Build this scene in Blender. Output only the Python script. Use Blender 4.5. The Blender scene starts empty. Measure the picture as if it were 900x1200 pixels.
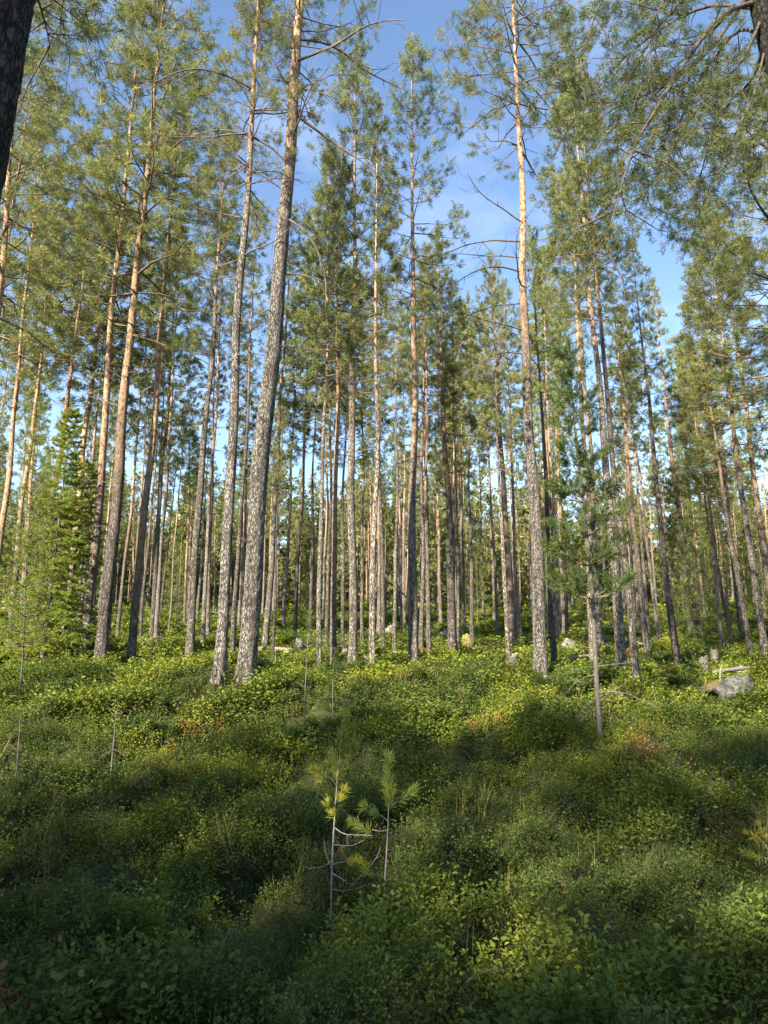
import bpy, math, random
import numpy as np
from mathutils import Vector, Matrix, noise as mnoise

# ------------------------------------------------------------------ camera, sky, sun, exposure
scn = bpy.context.scene
COL = scn.collection
PITCH = math.radians(11.0)
FPX = 820.0                      # focal length in pixels of the 900 x 1200 photograph
EYE = 1.6
cam_d = bpy.data.cameras.new('camera')
cam_d.sensor_fit = 'HORIZONTAL'
cam_d.sensor_width = 36.0
cam_d.lens = FPX / 900.0 * 36.0
cam_d.clip_start = 0.05
cam_d.clip_end = 3000
cam = bpy.data.objects.new('camera', cam_d)
cam.location = (0, 0, EYE)
cam.rotation_euler = (math.radians(90) + PITCH, 0, 0)
COL.objects.link(cam)
scn.camera = cam

SUN_EL = math.radians(31)
SUN_AZ = math.radians(213)       # behind the viewer's left shoulder
world = bpy.data.worlds.new("World")
scn.world = world
world.use_nodes = True
wn, wl = world.node_tree.nodes, world.node_tree.links
wn.clear()
sky = wn.new('ShaderNodeTexSky')
sky.sky_type = 'NISHITA'
sky.sun_disc = False
sky.sun_elevation = SUN_EL
sky.sun_rotation = SUN_AZ
sky.air_density = 1.0
sky.dust_density = 0.25
sky.ozone_density = 2.4
tc = wn.new('ShaderNodeTexCoord')
mp = wn.new('ShaderNodeMapping'); mp.inputs['Scale'].default_value = (2.2, 2.2, 5.0)
mp.inputs['Location'].default_value = (0.35, 0.2, 0.1)
ns = wn.new('ShaderNodeTexNoise'); ns.inputs['Scale'].default_value = 1.6; ns.inputs['Detail'].default_value = 7
ns.inputs['Roughness'].default_value = 0.55
rp = wn.new('ShaderNodeValToRGB')
rp.color_ramp.elements[0].position = 0.50; rp.color_ramp.elements[0].color = (0, 0, 0, 1)
rp.color_ramp.elements[1].position = 0.78; rp.color_ramp.elements[1].color = (.2, .2, .2, 1)
mx = wn.new('ShaderNodeMix'); mx.data_type = 'RGBA'
mx.inputs[7].default_value = (7.2, 7.8, 8.6, 1)      # thin high cloud
bg = wn.new('ShaderNodeBackground'); bg.inputs['Strength'].default_value = 0.084
wo = wn.new('ShaderNodeOutputWorld')
wl.new(tc.outputs['Generated'], mp.inputs['Vector']); wl.new(mp.outputs[0], ns.inputs['Vector'])
wl.new(ns.outputs['Fac'], rp.inputs['Fac']); wl.new(rp.outputs['Color'], mx.inputs[0])
wl.new(sky.outputs['Color'], mx.inputs[6]); wl.new(mx.outputs[2], bg.inputs['Color'])
wl.new(bg.outputs[0], wo.inputs['Surface'])

sun_d = bpy.data.lights.new('sun', 'SUN')
sun_d.energy = 5.0
sun_d.angle = math.radians(0.55)
sun_d.color = (1.0, 0.89, 0.71)
sun = bpy.data.objects.new('sun', sun_d)
sdir = Vector((math.sin(SUN_AZ) * math.cos(SUN_EL), math.cos(SUN_AZ) * math.cos(SUN_EL), math.sin(SUN_EL)))
sun.rotation_euler = (-sdir).to_track_quat('-Z', 'Y').to_euler()
COL.objects.link(sun)

vs = scn.view_settings
vs.view_transform = 'Standard'
vs.look = 'None'
vs.gamma = 1.0
vs.use_curve_mapping = False
vs.exposure = 2.0
cy = scn.cycles
cy.max_bounces = 5; cy.diffuse_bounces = 3; cy.glossy_bounces = 1; cy.transmission_bounces = 3
cy.transparent_max_bounces = 4
cy.caustics_reflective = False; cy.caustics_refractive = False
cy.sample_clamp_indirect = 4.0

rng = np.random.default_rng(7)
random.seed(7)

# ------------------------------------------------------------------ pixel <-> world
CP, SP = math.cos(PITCH), math.sin(PITCH)
def ray(px, py):
    a, b = (px - 450.0) / FPX, (600.0 - py) / FPX
    return np.array([a, CP - b * SP, SP + b * CP])
def pp(px, py, Y):               # the point of the vertical plane at distance Y that shows at a pixel
    r = ray(px, py); t = Y / r[1]
    return np.array([r[0] * t, Y, EYE + r[2] * t])
def to_px(p):
    x, y, z = p[0], p[1], p[2] - EYE
    d = y * CP + z * SP; v = -y * SP + z * CP
    return 450 + FPX * x / d, 600 - FPX * v / d

# ------------------------------------------------------------------ terrain
PY = np.array([-80, -20, -4, 0, 3.2, 4.9, 7.0, 8.8, 11.2, 16, 24, 42, 70, 110, 180, 400, 900], float)
PZ = np.array([.1, .1, .06, .05, .04, .0, .14, .42, .92, 1.08, 1.55, 2.75, 5.2, 8.4, 11.5, 15, 18], float)
_yy = np.arange(-80, 900, .1)
_zz = np.interp(_yy, PY, PZ)
_k = np.hanning(15); _k /= _k.sum()
_zz = np.convolve(np.pad(_zz, 7, mode='edge'), _k, 'valid')
_wr = np.random.default_rng(3)
WAVES = []
for lam, amp, n in ((1.0, .028, 5), (1.9, .062, 6), (3.6, .055, 5), (9.0, .05, 4), (24, .16, 4)):
    for _ in range(n):
        th = _wr.uniform(0, 2 * math.pi); l = lam * _wr.uniform(.75, 1.3)
        WAVES.append((2 * math.pi / l * math.cos(th), 2 * math.pi / l * math.sin(th), _wr.uniform(0, 6.28), amp, lam))
MOUNDS = []                      # (x, y, radius, height)
def hgt(x, y):
    x = np.asarray(x, float); y = np.asarray(y, float)
    z = np.interp(y, _yy, _zz)
    for kx, ky, ph, a, lam in WAVES:
        f = 1.0
        if lam < 3: f = np.clip((40 - y) / 30, 0, 1)
        if lam > 20: f = np.clip((y - 12) / 20, 0, 1)
        s = np.sin(kx * x + ky * y + ph)
        z = z + a * f * (s if lam > 3 else 1.15 - 2 * np.sqrt(s * s + .06))
    for mx_, my_, r, h in MOUNDS:
        z = z + h * np.exp(-((x - mx_) ** 2 + ((y - my_) * .9) ** 2) / r ** 2)
    return z
def ground_at(px, py, y0=2.0, y1=260.0):
    r = ray(px, py); t = y0 / r[1]
    last = t
    while t * r[1] < y1:
        p = r * t
        if EYE + p[2] < float(hgt(p[0], p[1])):
            lo, hi = last, t
            for _ in range(30):
                m = (lo + hi) / 2; q = r * m
                if EYE + q[2] < float(hgt(q[0], q[1])): hi = m
                else: lo = m
            q = r * hi
            return np.array([q[0], q[1], float(hgt(q[0], q[1]))])
        last = t; t += max(.05, t * .01)
    q = r * (y1 / r[1])
    return np.array([q[0], q[1], float(hgt(q[0], q[1]))])
for bx, by, r, h in ((810, 800, .75, .22), (655, 806, .8, .12), (440, 800, .6, .16), (770, 858, .8, .22), (610, 880, 1.0, .16),
                     (700, 905, .9, .12), (60, 850, 1.0, .18), (250, 900, .9, .14), (480, 905, .8, .14), (840, 960, .9, .12), (300, 830, .7, .1)):
    g = ground_at(bx, by); MOUNDS.append((g[0], g[1], r, h))

# ------------------------------------------------------------------ mesh collector
class Geo:
    def __init__(s): s.v = []; s.f = []; s.c = []; s.n = 0
    def add(s, v, f, c=None):
        v = np.asarray(v, np.float32).reshape(-1, 3); f = np.asarray(f, np.int64)
        s.v.append(v); s.f.append(f + s.n); s.n += len(v)
        if c is None: c = (1, 1, 1)
        c = np.asarray(c, np.float32)
        if c.ndim == 1: c = np.repeat(c[None, :3], len(v), 0)
        s.c.append(c[:, :3])
    def mesh(s, name, mat, smooth=True):
        me = bpy.data.meshes.new(name)
        V = np.concatenate(s.v) if s.v else np.zeros((0, 3), np.float32)
        me.vertices.add(len(V)); me.vertices.foreach_set('co', V.ravel())
        tot = [f.shape[1] for f in s.f for _ in (0,)]
        idx = np.concatenate([f.ravel() for f in s.f]).astype(np.int32)
        lt = np.concatenate([np.full(len(f), f.shape[1], np.int32) for f in s.f])
        ls = np.concatenate([[0], np.cumsum(lt)[:-1]]).astype(np.int32)
        me.loops.add(len(idx)); me.loops.foreach_set('vertex_index', idx)
        me.polygons.add(len(lt)); me.polygons.foreach_set('loop_start', ls)
        me.polygons.foreach_set('use_smooth', np.full(len(lt), smooth))
        ca = me.color_attributes.new('Col', 'FLOAT_COLOR', 'POINT')
        C = np.concatenate(s.c); C = np.concatenate([C, np.ones((len(C), 1), np.float32)], 1)
        ca.data.foreach_set('color', C.ravel())
        me.update(calc_edges=True)
        me.materials.append(mat)
        return me
def link(name, me, parent=None, loc=None):
    o = bpy.data.objects.new(name, me); COL.objects.link(o)
    if parent is not None: o.parent = parent
    if loc is not None: o.location = loc
    return o
def tag(o, label=None, cat=None, group=None, kind=None):
    if label: o['label'] = label
    if cat: o['category'] = cat
    if group: o['group'] = group
    if kind: o['kind'] = kind
    return o
def empty(name, loc):
    o = bpy.data.objects.new(name, None); o.empty_display_size = .3
    o.location = loc; COL.objects.link(o); return o

def frames(P):
    T = np.gradient(P, axis=0); T /= np.linalg.norm(T, axis=1)[:, None] + 1e-9
    up = np.array([0, 0, 1.0]) if abs(T[0][2]) < .9 else np.array([1.0, 0, 0])
    U = np.cross(T, up); U /= np.linalg.norm(U, axis=1)[:, None] + 1e-9
    W = np.cross(T, U)
    return T, U, W
def tube(geo, P, R, sides=5, c=None, rnoise=0, cap=True, rg=None):
    P = np.asarray(P, float); R = np.asarray(R, float)
    if R.ndim == 0: R = np.full(len(P), float(R))
    n = len(P); T, U, W = frames(P)
    a = np.arange(sides) * 2 * math.pi / sides
    rr = R[:, None] * np.ones((1, sides))
    if rnoise: rr = rr * (1 + (rg or rng).normal(0, rnoise, rr.shape))
    V = P[:, None, :] + (np.cos(a)[None, :, None] * U[:, None, :] + np.sin(a)[None, :, None] * W[:, None, :]) * rr[:, :, None]
    i = np.arange(n - 1)[:, None] * sides; j = np.arange(sides)[None, :]; j2 = (j + 1) % sides
    F = np.stack([i + j, i + j2, i + sides + j2, i + sides + j], -1).reshape(-1, 4)
    geo.add(V.reshape(-1, 3), F, c)
    if cap:
        e = V[-1]; m = P[-1]
        vv = np.concatenate([e, [m + T[-1] * R[-1] * .3]])
        geo.add(vv, [[k, (k + 1) % sides, sides] for k in range(sides)], c)
def bez(pts, n):
    """smooth polyline through control points (Catmull-Rom)"""
    P = np.asarray(pts, float)
    Q = np.concatenate([[2 * P[0] - P[1]], P, [2 * P[-1] - P[-2]]])
    out = []
    m = len(P) - 1
    for u in np.linspace(0, m, n):
        k = min(int(u), m - 1); t = u - k
        p0, p1, p2, p3 = Q[k], Q[k + 1], Q[k + 2], Q[k + 3]
        out.append(.5 * ((2 * p1) + (-p0 + p2) * t + (2 * p0 - 5 * p1 + 4 * p2 - p3) * t * t + (-p0 + 3 * p1 - 3 * p2 + p3) * t ** 3))
    return np.array(out)
def unit(v):
    v = np.asarray(v, float); return v / (np.linalg.norm(v, axis=-1, keepdims=True) + 1e-9)

def needles(geo, P, D, k, L, w, shoot, spread, cols, rg):
    """bottle-brush shoots: k thin needles each around a short shoot at P along D"""
    P = np.asarray(P, float); D = unit(D); n = len(P)
    if n == 0: return
    rd = unit(rg.normal(size=(n, k, 3)))
    dirs = unit(D[:, None, :] * rg.uniform(.35, 1.0, (n, k, 1)) + rd * spread)
    t = rg.uniform(0, 1, (n, k, 1))
    base = P[:, None, :] + D[:, None, :] * shoot * t
    side = unit(np.cross(dirs, unit(rg.normal(size=(n, k, 3)))))
    Lk = L * rg.uniform(.7, 1.15, (n, k, 1))
    mid = base + dirs * Lk * .5
    a = base + side * w * .15; tip = base + dirs * Lk
    b = mid - side * w * .5; c = mid + side * w * .5
    V = np.stack([base, b, tip, c], 2).reshape(-1, 3)
    F = np.arange(n * k * 4).reshape(-1, 4)
    cc = np.repeat(np.asarray(cols, np.float32), k * 4, 0)
    geo.add(V, F, cc)
def needle_cols(n, rg, base=(.13, .158, .05), yel=(.275, .27, .085), blue=(.055, .085, .036)):
    u = rg.beta(1.6, 2.0, (n, 1)); v = rg.uniform(0, 1, (n, 1)) ** 3
    c = np.array(base) * (1 - u) + np.array(yel) * u
    c = c * (1 - v) + np.array(blue) * v
    return c * rg.uniform(.8, 1.2, (n, 1))

# ------------------------------------------------------------------ materials
def new_mat(name):
    m = bpy.data.materials.new(name); m.use_nodes = True
    nt = m.node_tree; nt.nodes.clear()
    return m, nt.nodes, nt.links
def N(nodes, t, **kw):
    n = nodes.new('ShaderNode' + t)
    for k, v in kw.items():
        if k.startswith('_'): setattr(n, k[1:], v)
        else: n.inputs[k.replace('__', ' ')].default_value = v
    return n
def leaf_mat(name, trans=.45, rough=.5, spec=.35, hue_var=.018, val_var=.3):
    m, nd, lk = new_mat(name)
    at = N(nd, 'VertexColor'); at.layer_name = 'Col'
    oi = N(nd, 'ObjectInfo')
    mr = N(nd, 'MapRange'); mr.inputs['To Min'].default_value = .5 - hue_var / 2; mr.inputs['To Max'].default_value = .5 + hue_var / 2
    mv = N(nd, 'MapRange'); mv.inputs['To Min'].default_value = 1 - val_var / 2; mv.inputs['To Max'].default_value = 1 + val_var / 2
    m2 = N(nd, 'Math', _operation='FRACT'); m1 = N(nd, 'Math', _operation='MULTIPLY'); m1.inputs[1].default_value = 7.31
    hs = N(nd, 'HueSaturation')
    lk.new(oi.outputs['Random'], mr.inputs['Value']); lk.new(oi.outputs['Random'], m1.inputs[0]); lk.new(m1.outputs[0], m2.inputs[0])
    lk.new(m2.outputs[0], mv.inputs['Value'])
    lk.new(mr.outputs[0], hs.inputs['Hue']); lk.new(mv.outputs[0], hs.inputs['Value']); lk.new(at.outputs['Color'], hs.inputs['Color'])
    pb = N(nd, 'BsdfPrincipled', Roughness=rough); pb.inputs['Specular IOR Level'].default_value = spec
    tr = N(nd, 'BsdfTranslucent')
    hs2 = N(nd, 'HueSaturation', Saturation=1.1, Value=1.5)
    hs2.inputs['Hue'].default_value = .49
    ms = N(nd, 'MixShader'); ms.inputs[0].default_value = trans
    out = N(nd, 'OutputMaterial')
    lk.new(hs.outputs[0], pb.inputs['Base Color']); lk.new(hs.outputs[0], hs2.inputs['Color']); lk.new(hs2.outputs[0], tr.inputs['Color'])
    lk.new(pb.outputs[0], ms.inputs[1]); lk.new(tr.outputs[0], ms.inputs[2]); lk.new(ms.outputs[0], out.inputs['Surface'])
    return m
def bark_mat(name, z0=3.5, z1=8.5, grey=(.205, .184, .158), crack=(.07, .06, .052), orange=(.32, .205, .13), pale=(.25, .232, .205), scale=1.0):
    m, nd, lk = new_mat(name)
    co = N(nd, 'TexCoord'); oi = N(nd, 'ObjectInfo')
    mp = N(nd, 'Mapping'); mp.inputs['Scale'].default_value = (1, 1, .30)
    lk.new(co.outputs['Object'], mp.inputs['Vector'])
    nz = N(nd, 'TexNoise', Scale=20 * scale, Detail=7, Roughness=.7); lk.new(mp.outputs[0], nz.inputs['Vector'])
    wv = N(nd, 'VectorMath', _operation='MULTIPLY_ADD'); wv.inputs[1].default_value = (.085, .085, .085)
    lk.new(nz.outputs['Color'], wv.inputs[0]); lk.new(mp.outputs[0], wv.inputs[2])
    vo = N(nd, 'TexVoronoi', Scale=36 * scale); vo.feature = 'DISTANCE_TO_EDGE'; lk.new(wv.outputs[0], vo.inputs['Vector'])
    fu = N(nd, 'TexNoise', Scale=13 * scale, Detail=3, Roughness=.5); mpf = N(nd, 'Mapping'); mpf.inputs['Scale'].default_value = (1, 1, .16)
    lk.new(co.outputs['Object'], mpf.inputs['Vector']); lk.new(mpf.outputs[0], fu.inputs['Vector'])
    rf = N(nd, 'ValToRGB'); e = rf.color_ramp.elements; e[0].position = .36; e[0].color = (.52, .50, .49, 1); e[1].position = .54; e[1].color = (1, 1, 1, 1)
    lk.new(fu.outputs['Fac'], rf.inputs['Fac'])
    rc = N(nd, 'ValToRGB'); e = rc.color_ramp.elements
    e[0].position = .0; e[0].color = (.12, .12, .12, 1); e[1].position = .15; e[1].color = (1, 1, 1, 1)
    lk.new(vo.outputs['Distance'], rc.inputs['Fac'])
    vc = N(nd, 'TexVoronoi', Scale=36 * scale); lk.new(wv.outputs[0], vc.inputs['Vector'])
    sepc = N(nd, 'SeparateColor'); lk.new(vc.outputs['Color'], sepc.inputs[0])
    # lower bark: grey plates, cracks, lichen-pale flakes
    plate = N(nd, 'Mix', _data_type='RGBA'); plate.inputs[6].default_value = (*[g * .85 for g in grey], 1); plate.inputs[7].default_value = (*pale, 1)
    pw = N(nd, 'Math', _operation='POWER'); pw.inputs[1].default_value = 2.6
    lk.new(sepc.outputs[0], pw.inputs[0]); lk.new(pw.outputs[0], plate.inputs[0])
    low = N(nd, 'Mix', _data_type='RGBA'); low.inputs[6].default_value = (*crack, 1)
    lk.new(rc.outputs[0], low.inputs[0]); lk.new(plate.outputs[2], low.inputs[7])
    furrow = N(nd, 'Mix', _data_type='RGBA'); furrow.blend_type = 'MULTIPLY'; furrow.inputs[0].default_value = 1.0
    lk.new(low.outputs[2], furrow.inputs[6]); lk.new(rf.outputs[0], furrow.inputs[7]); low = furrow
    # upper bark: orange flakes
    mp2 = N(nd, 'Mapping'); mp2.inputs['Scale'].default_value = (1, 1, .55); lk.new(co.outputs['Object'], mp2.inputs['Vector'])
    n2 = N(nd, 'TexNoise', Scale=16 * scale, Detail=6, Roughness=.65); lk.new(mp2.outputs[0], n2.inputs['Vector'])
    r2 = N(nd, 'ValToRGB'); e = r2.color_ramp.elements
    e[0].position = .38; e[0].color = (orange[0] * .30, orange[1] * .28, orange[2] * .28, 1)
    e[1].position = .62; e[1].color = (orange[0] * 1.12, orange[1] * 1.2, orange[2] * 1.3, 1)
    e2 = r2.color_ramp.elements.new(.5); e2.color = (*orange, 1)
    lk.new(n2.outputs['Fac'], r2.inputs['Fac'])
    sx = N(nd, 'SeparateXYZ'); lk.new(co.outputs['Object'], sx.inputs[0])
    big = N(nd, 'TexNoise', Scale=1.7, Detail=4); lk.new(co.outputs['Object'], big.inputs['Vector'])
    a1 = N(nd, 'Math', _operation='MULTIPLY_ADD'); a1.inputs[1].default_value = 5.0; lk.new(big.outputs['Fac'], a1.inputs[0]); lk.new(sx.outputs['Z'], a1.inputs[2])
    a2 = N(nd, 'Math', _operation='MULTIPLY_ADD'); a2.inputs[1].default_value = 4.0; lk.new(oi.outputs['Random'], a2.inputs[0]); lk.new(a1.outputs[0], a2.inputs[2])
    mr = N(nd, 'MapRange'); mr.interpolation_type = 'SMOOTHSTEP'
    mr.inputs['From Min'].default_value = z0 + 4.0; mr.inputs['From Max'].default_value = z1 + 4.5
    lk.new(a2.outputs[0], mr.inputs['Value'])
    mixc = N(nd, 'Mix', _data_type='RGBA'); lk.new(mr.outputs[0], mixc.inputs[0]); lk.new(low.outputs[2], mixc.inputs[6]); lk.new(r2.outputs[0], mixc.inputs[7])
    hv = N(nd, 'HueSaturation'); f1 = N(nd, 'Math', _operation='MULTIPLY'); f1.inputs[1].default_value = 5.7
    f2 = N(nd, 'Math', _operation='FRACT'); f3 = N(nd, 'MapRange'); f3.inputs['To Min'].default_value = .7; f3.inputs['To Max'].default_value = 1.25
    lk.new(oi.outputs['Random'], f1.inputs[0]); lk.new(f1.outputs[0], f2.inputs[0]); lk.new(f2.outputs[0], f3.inputs['Value'])
    lk.new(f3.outputs[0], hv.inputs['Value']); lk.new(mixc.outputs[2], hv.inputs['Color'])
    hb = N(nd, 'Mix', _data_type='FLOAT'); lk.new(mr.outputs[0], hb.inputs[0]); lk.new(rc.outputs[0], hb.inputs[2]); lk.new(n2.outputs['Fac'], hb.inputs[3])
    bp = N(nd, 'Bump', Strength=1.0, Distance=.03 / scale); lk.new(hb.outputs[0], bp.inputs['Height'])
    pb = N(nd, 'BsdfPrincipled', Roughness=.9); pb.inputs['Specular IOR Level'].default_value = .15
    lk.new(hv.outputs[0], pb.inputs['Base Color']); lk.new(bp.outputs[0], pb.inputs['Normal'])
    out = N(nd, 'OutputMaterial'); lk.new(pb.outputs[0], out.inputs['Surface'])
    return m
def noise_mat(name, cols, scale=8, detail=6, rough=.9, bump=.5, bdist=.02, stretch=(1, 1, 1), moss=None, coord='Object', vary=0):
    m, nd, lk = new_mat(name)
    co = N(nd, 'TexCoord'); mp = N(nd, 'Mapping'); mp.inputs['Scale'].default_value = stretch
    lk.new(co.outputs[coord], mp.inputs['Vector'])
    nz = N(nd, 'TexNoise', Scale=scale, Detail=detail, Roughness=.62); lk.new(mp.outputs[0], nz.inputs['Vector'])
    cr = N(nd, 'ValToRGB'); el = cr.color_ramp.elements
    k = len(cols)
    for i, c in enumerate(cols):
        pos = .28 + .44 * i / (k - 1)
        e = el[0] if i == 0 else (el[1] if i == k - 1 else el.new(pos))
        e.position = pos; e.color = (*c, 1)
    lk.new(nz.outputs['Fac'], cr.inputs['Fac'])
    col = cr.outputs[0]
    if moss:
        ge = N(nd, 'NewGeometry'); sx = N(nd, 'SeparateXYZ'); lk.new(ge.outputs['Normal'], sx.inputs[0])
        n3 = N(nd, 'TexNoise', Scale=scale * .5, Detail=5); lk.new(co.outputs[coord], n3.inputs['Vector'])
        ad = N(nd, 'Math', _operation='MULTIPLY_ADD'); ad.inputs[1].default_value = 1.2; lk.new(n3.outputs['Fac'], ad.inputs[0]); lk.new(sx.outputs['Z'], ad.inputs[2])
        mr = N(nd, 'MapRange'); mr.inputs['From Min'].default_value = moss[1]; mr.inputs['From Max'].default_value = moss[1] + .25; lk.new(ad.outputs[0], mr.inputs['Value'])
        mm = N(nd, 'Mix', _data_type='RGBA'); mm.inputs[7].default_value = (*moss[0], 1); lk.new(mr.outputs[0], mm.inputs[0]); lk.new(col, mm.inputs[6]); col = mm.outputs[2]
    bp = N(nd, 'Bump', Strength=bump, Distance=bdist); lk.new(nz.outputs['Fac'], bp.inputs['Height'])
    pb = N(nd, 'BsdfPrincipled', Roughness=rough); pb.inputs['Specular IOR Level'].default_value = .2
    lk.new(col, pb.inputs['Base Color']); lk.new(bp.outputs[0], pb.inputs['Normal'])
    out = N(nd, 'OutputMaterial'); lk.new(pb.outputs[0], out.inputs['Surface'])
    return m

M_NEEDLE = leaf_mat('pine_needles', .28, .5, .25)
M_SPRUCE = leaf_mat('spruce_needles', .35, .5, .3, .02, .1)
M_LEAF = leaf_mat('shrub_leaves', .28, .6, .18, 0, 0)
M_GRASS = leaf_mat('grass_blades', .4, .5, .3, 0, 0)
M_BARK = bark_mat('pine_bark')
M_BARK_RED = bark_mat('pine_bark_ruddy', 1.8, 7.0, (.20, .168, .138), orange=(.31, .195, .12))
M_BARK_SUNLIT = bark_mat('pine_bark_sunlit', 4.0, 9.0, (.29, .25, .205), pale=(.34, .30, .255), orange=(.34, .235, .155))  # lit copy of the bark: sunshine put into its base colour
M_BARK_SHADED = bark_mat('pine_bark_shaded', 30, 40, (.05, .045, .04), crack=(.02, .018, .016), pale=(.07, .064, .056))  # shaded copy of the bark, shade of the near stems put into the colour
M_BARK_GREY = bark_mat('pine_bark_grey', 6.0, 11.5, (.225, .207, .182))
M_BARK_YOUNG = noise_mat('young_bark', ((.035, .03, .025), (.075, .065, .055), (.13, .12, .105)), 40, bump=.3, bdist=.004, stretch=(1, 1, .4))
M_BOUGH = noise_mat('bough_bark', ((.07, .05, .035), (.16, .105, .07), (.25, .17, .11)), 14, bump=.3, bdist=.005)
M_DEAD = noise_mat('dead_wood', ((.04, .033, .028), (.085, .073, .062), (.17, .15, .13)), 10, bump=.4, bdist=.004)
M_DEADPALE = noise_mat('bleached_wood', ((.10, .09, .078), (.20, .18, .16), (.34, .31, .28)), 10, bump=.4, bdist=.004)
M_BOUGH_SHADED = noise_mat('shaded_bough_bark', ((.03, .024, .02), (.065, .05, .042), (.11, .09, .075)), 14, bump=.3, bdist=.005)  # for hanging boughs: the crown's shade put into the bark colour
M_SPRBARK = noise_mat('spruce_bark', ((.06, .045, .035), (.13, .10, .08), (.20, .17, .14)), 20, stretch=(1, 1, .4))
M_ROCK = noise_mat('granite', ((.035, .034, .032), (.085, .082, .078), (.20, .195, .185)), 11, bump=1.0, bdist=.06, moss=((.10, .11, .03), 1.45))
M_PALEROCK = noise_mat('pale_granite', ((.09, .087, .077), (.17, .162, .148), (.26, .25, .235)), 9, bump=.5, bdist=.03, moss=((.16, .16, .05), 1.65))
M_MOSSROCK = noise_mat('mossy_rock', ((.08, .055, .03), (.16, .115, .055), (.19, .165, .06)), 9, bump=.6, bdist=.03, moss=((.17, .17, .035), 1.2))
M_BROWNROCK = noise_mat('brown_mossy_rock', ((.06, .045, .03), (.12, .085, .045), (.15, .12, .05)), 12, bump=1.0, bdist=.05, moss=((.11, .10, .03), 1.3))
M_LOG = noise_mat('log_bark', ((.06, .05, .04), (.14, .12, .10), (.24, .21, .175)), 12, stretch=(1, 1, 1), bump=.5, bdist=.01, moss=((.10, .12, .03), 1.35))
M_CUT = noise_mat('cut_wood', ((.12, .095, .07), (.21, .18, .14), (.30, .27, .22)), 18, bump=.3)

# ------------------------------------------------------------------ ground and forest road
def spaced(lo, hi, core, step, grow):
    a = [0.0]
    while a[-1] < hi:
        s = step if a[-1] < core else step * (1 + (a[-1] - core) * grow)
        a.append(a[-1] + s)
    return np.array(a)
xs = spaced(0, 600, 9, .12, .55); xs = np.concatenate([-xs[:0:-1], xs])
ys = np.concatenate([-spaced(0, 75, 1, .3, .5)[:0:-1], spaced(0, 850, 16, .12, .35)])
X, Y = np.meshgrid(xs, ys)
Z = hgt(X, Y)
g = Geo()
nx, ny = len(xs), len(ys)
i, j = np.meshgrid(np.arange(ny - 1), np.arange(nx - 1), indexing='ij')
F = np.stack([i * nx + j, i * nx + j + 1, (i + 1) * nx + j + 1, (i + 1) * nx + j], -1).reshape(-1, 4)
g.add(np.stack([X, Y, Z], -1).reshape(-1, 3), F)
M_GROUND = noise_mat('forest_floor', ((.010, .011, .005), (.018, .025, .007), (.03, .045, .010), (.042, .052, .013)), 2.2, 9, bump=1.0, bdist=.06)
tag(link('ground', g.mesh('ground', M_GROUND)), kind='structure')

# ------------------------------------------------------------------ branches, crowns, trunks
def add_bough(wood, ndl, path, r0, rg, twig_step=.2, twig_len=.45, start=.3, tuft=dict(k=10, L=.085, w=.012, shoot=.11, spread=.75), fill=1.0, sides=4, up=.25, twigs=True, end=True):
    P = np.asarray(path, float)
    seg = np.linalg.norm(np.diff(P, axis=0), axis=1); cum = np.concatenate([[0], np.cumsum(seg)]); Ltot = cum[-1]
    R = r0 * (1 - .82 * cum / Ltot)
    tube(wood, P, R, sides)
    tp, td = [], []
    def at(s):
        q = np.array([np.interp(s, cum, P[:, k]) for k in range(3)])
        k = min(np.searchsorted(cum, s, 'right') - 1, len(seg) - 1)
        return q, unit(P[k + 1] - P[k])
    s = Ltot * start; sgn = 1 if rg.random() < .5 else -1
    while s < Ltot:
        q, d = at(s)
        if rg.random() < fill * (.45 + .75 * s / Ltot):
            f = (s / Ltot)
            L = twig_len * rg.uniform(.5, 1.2) * (1.15 - .75 * f) * min(1, Ltot / 1.2)
            side = unit(np.cross(d, [0, 0, 1.0])) * sgn
            td_ = unit(d * rg.uniform(.5, .9) + side * rg.uniform(.5, 1.0) + np.array([0, 0, 1]) * rg.uniform(-.25, .55) + np.array([0, 0, up * .5]))
            e1 = q + td_ * L * .5 + rg.normal(0, .02, 3); e2 = e1 + unit(td_ + np.array([0, 0, up]) + rg.normal(0, .2, 3)) * L * .5
            if twigs: tube(wood, [q, e1, e2], [r0 * .22 + .002, r0 * .15 + .002, .0025], 3, cap=False)
            tp.append(e2); td.append(e2 - e1)
            n2 = max(2, int(L / .062))
            for _ in range(n2):
                u = rg.uniform(.4, 1.0) ** .45; b = q + (e1 - q) * min(1, u * 2) + (e2 - e1) * max(0, u * 2 - 1)
                dd = unit(td_ * .7 + rg.normal(0, .55, 3) + np.array([0, 0, .3]))
                o = b + dd * rg.uniform(.02, .12)
                tp.append(o); td.append(dd)
        s += twig_step * rg.uniform(.6, 1.4); sgn = -sgn
    if end:
        q, d = at(Ltot * .999); tp.append(q); td.append(d + np.array([0, 0, up]))
    if ndl is not None and tp:
        needles(ndl, tp, td, tuft['k'], tuft['L'], tuft['w'], tuft['shoot'], tuft['spread'], needle_cols(len(tp), rg, **tuft.get('col', {})), rg)

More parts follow.
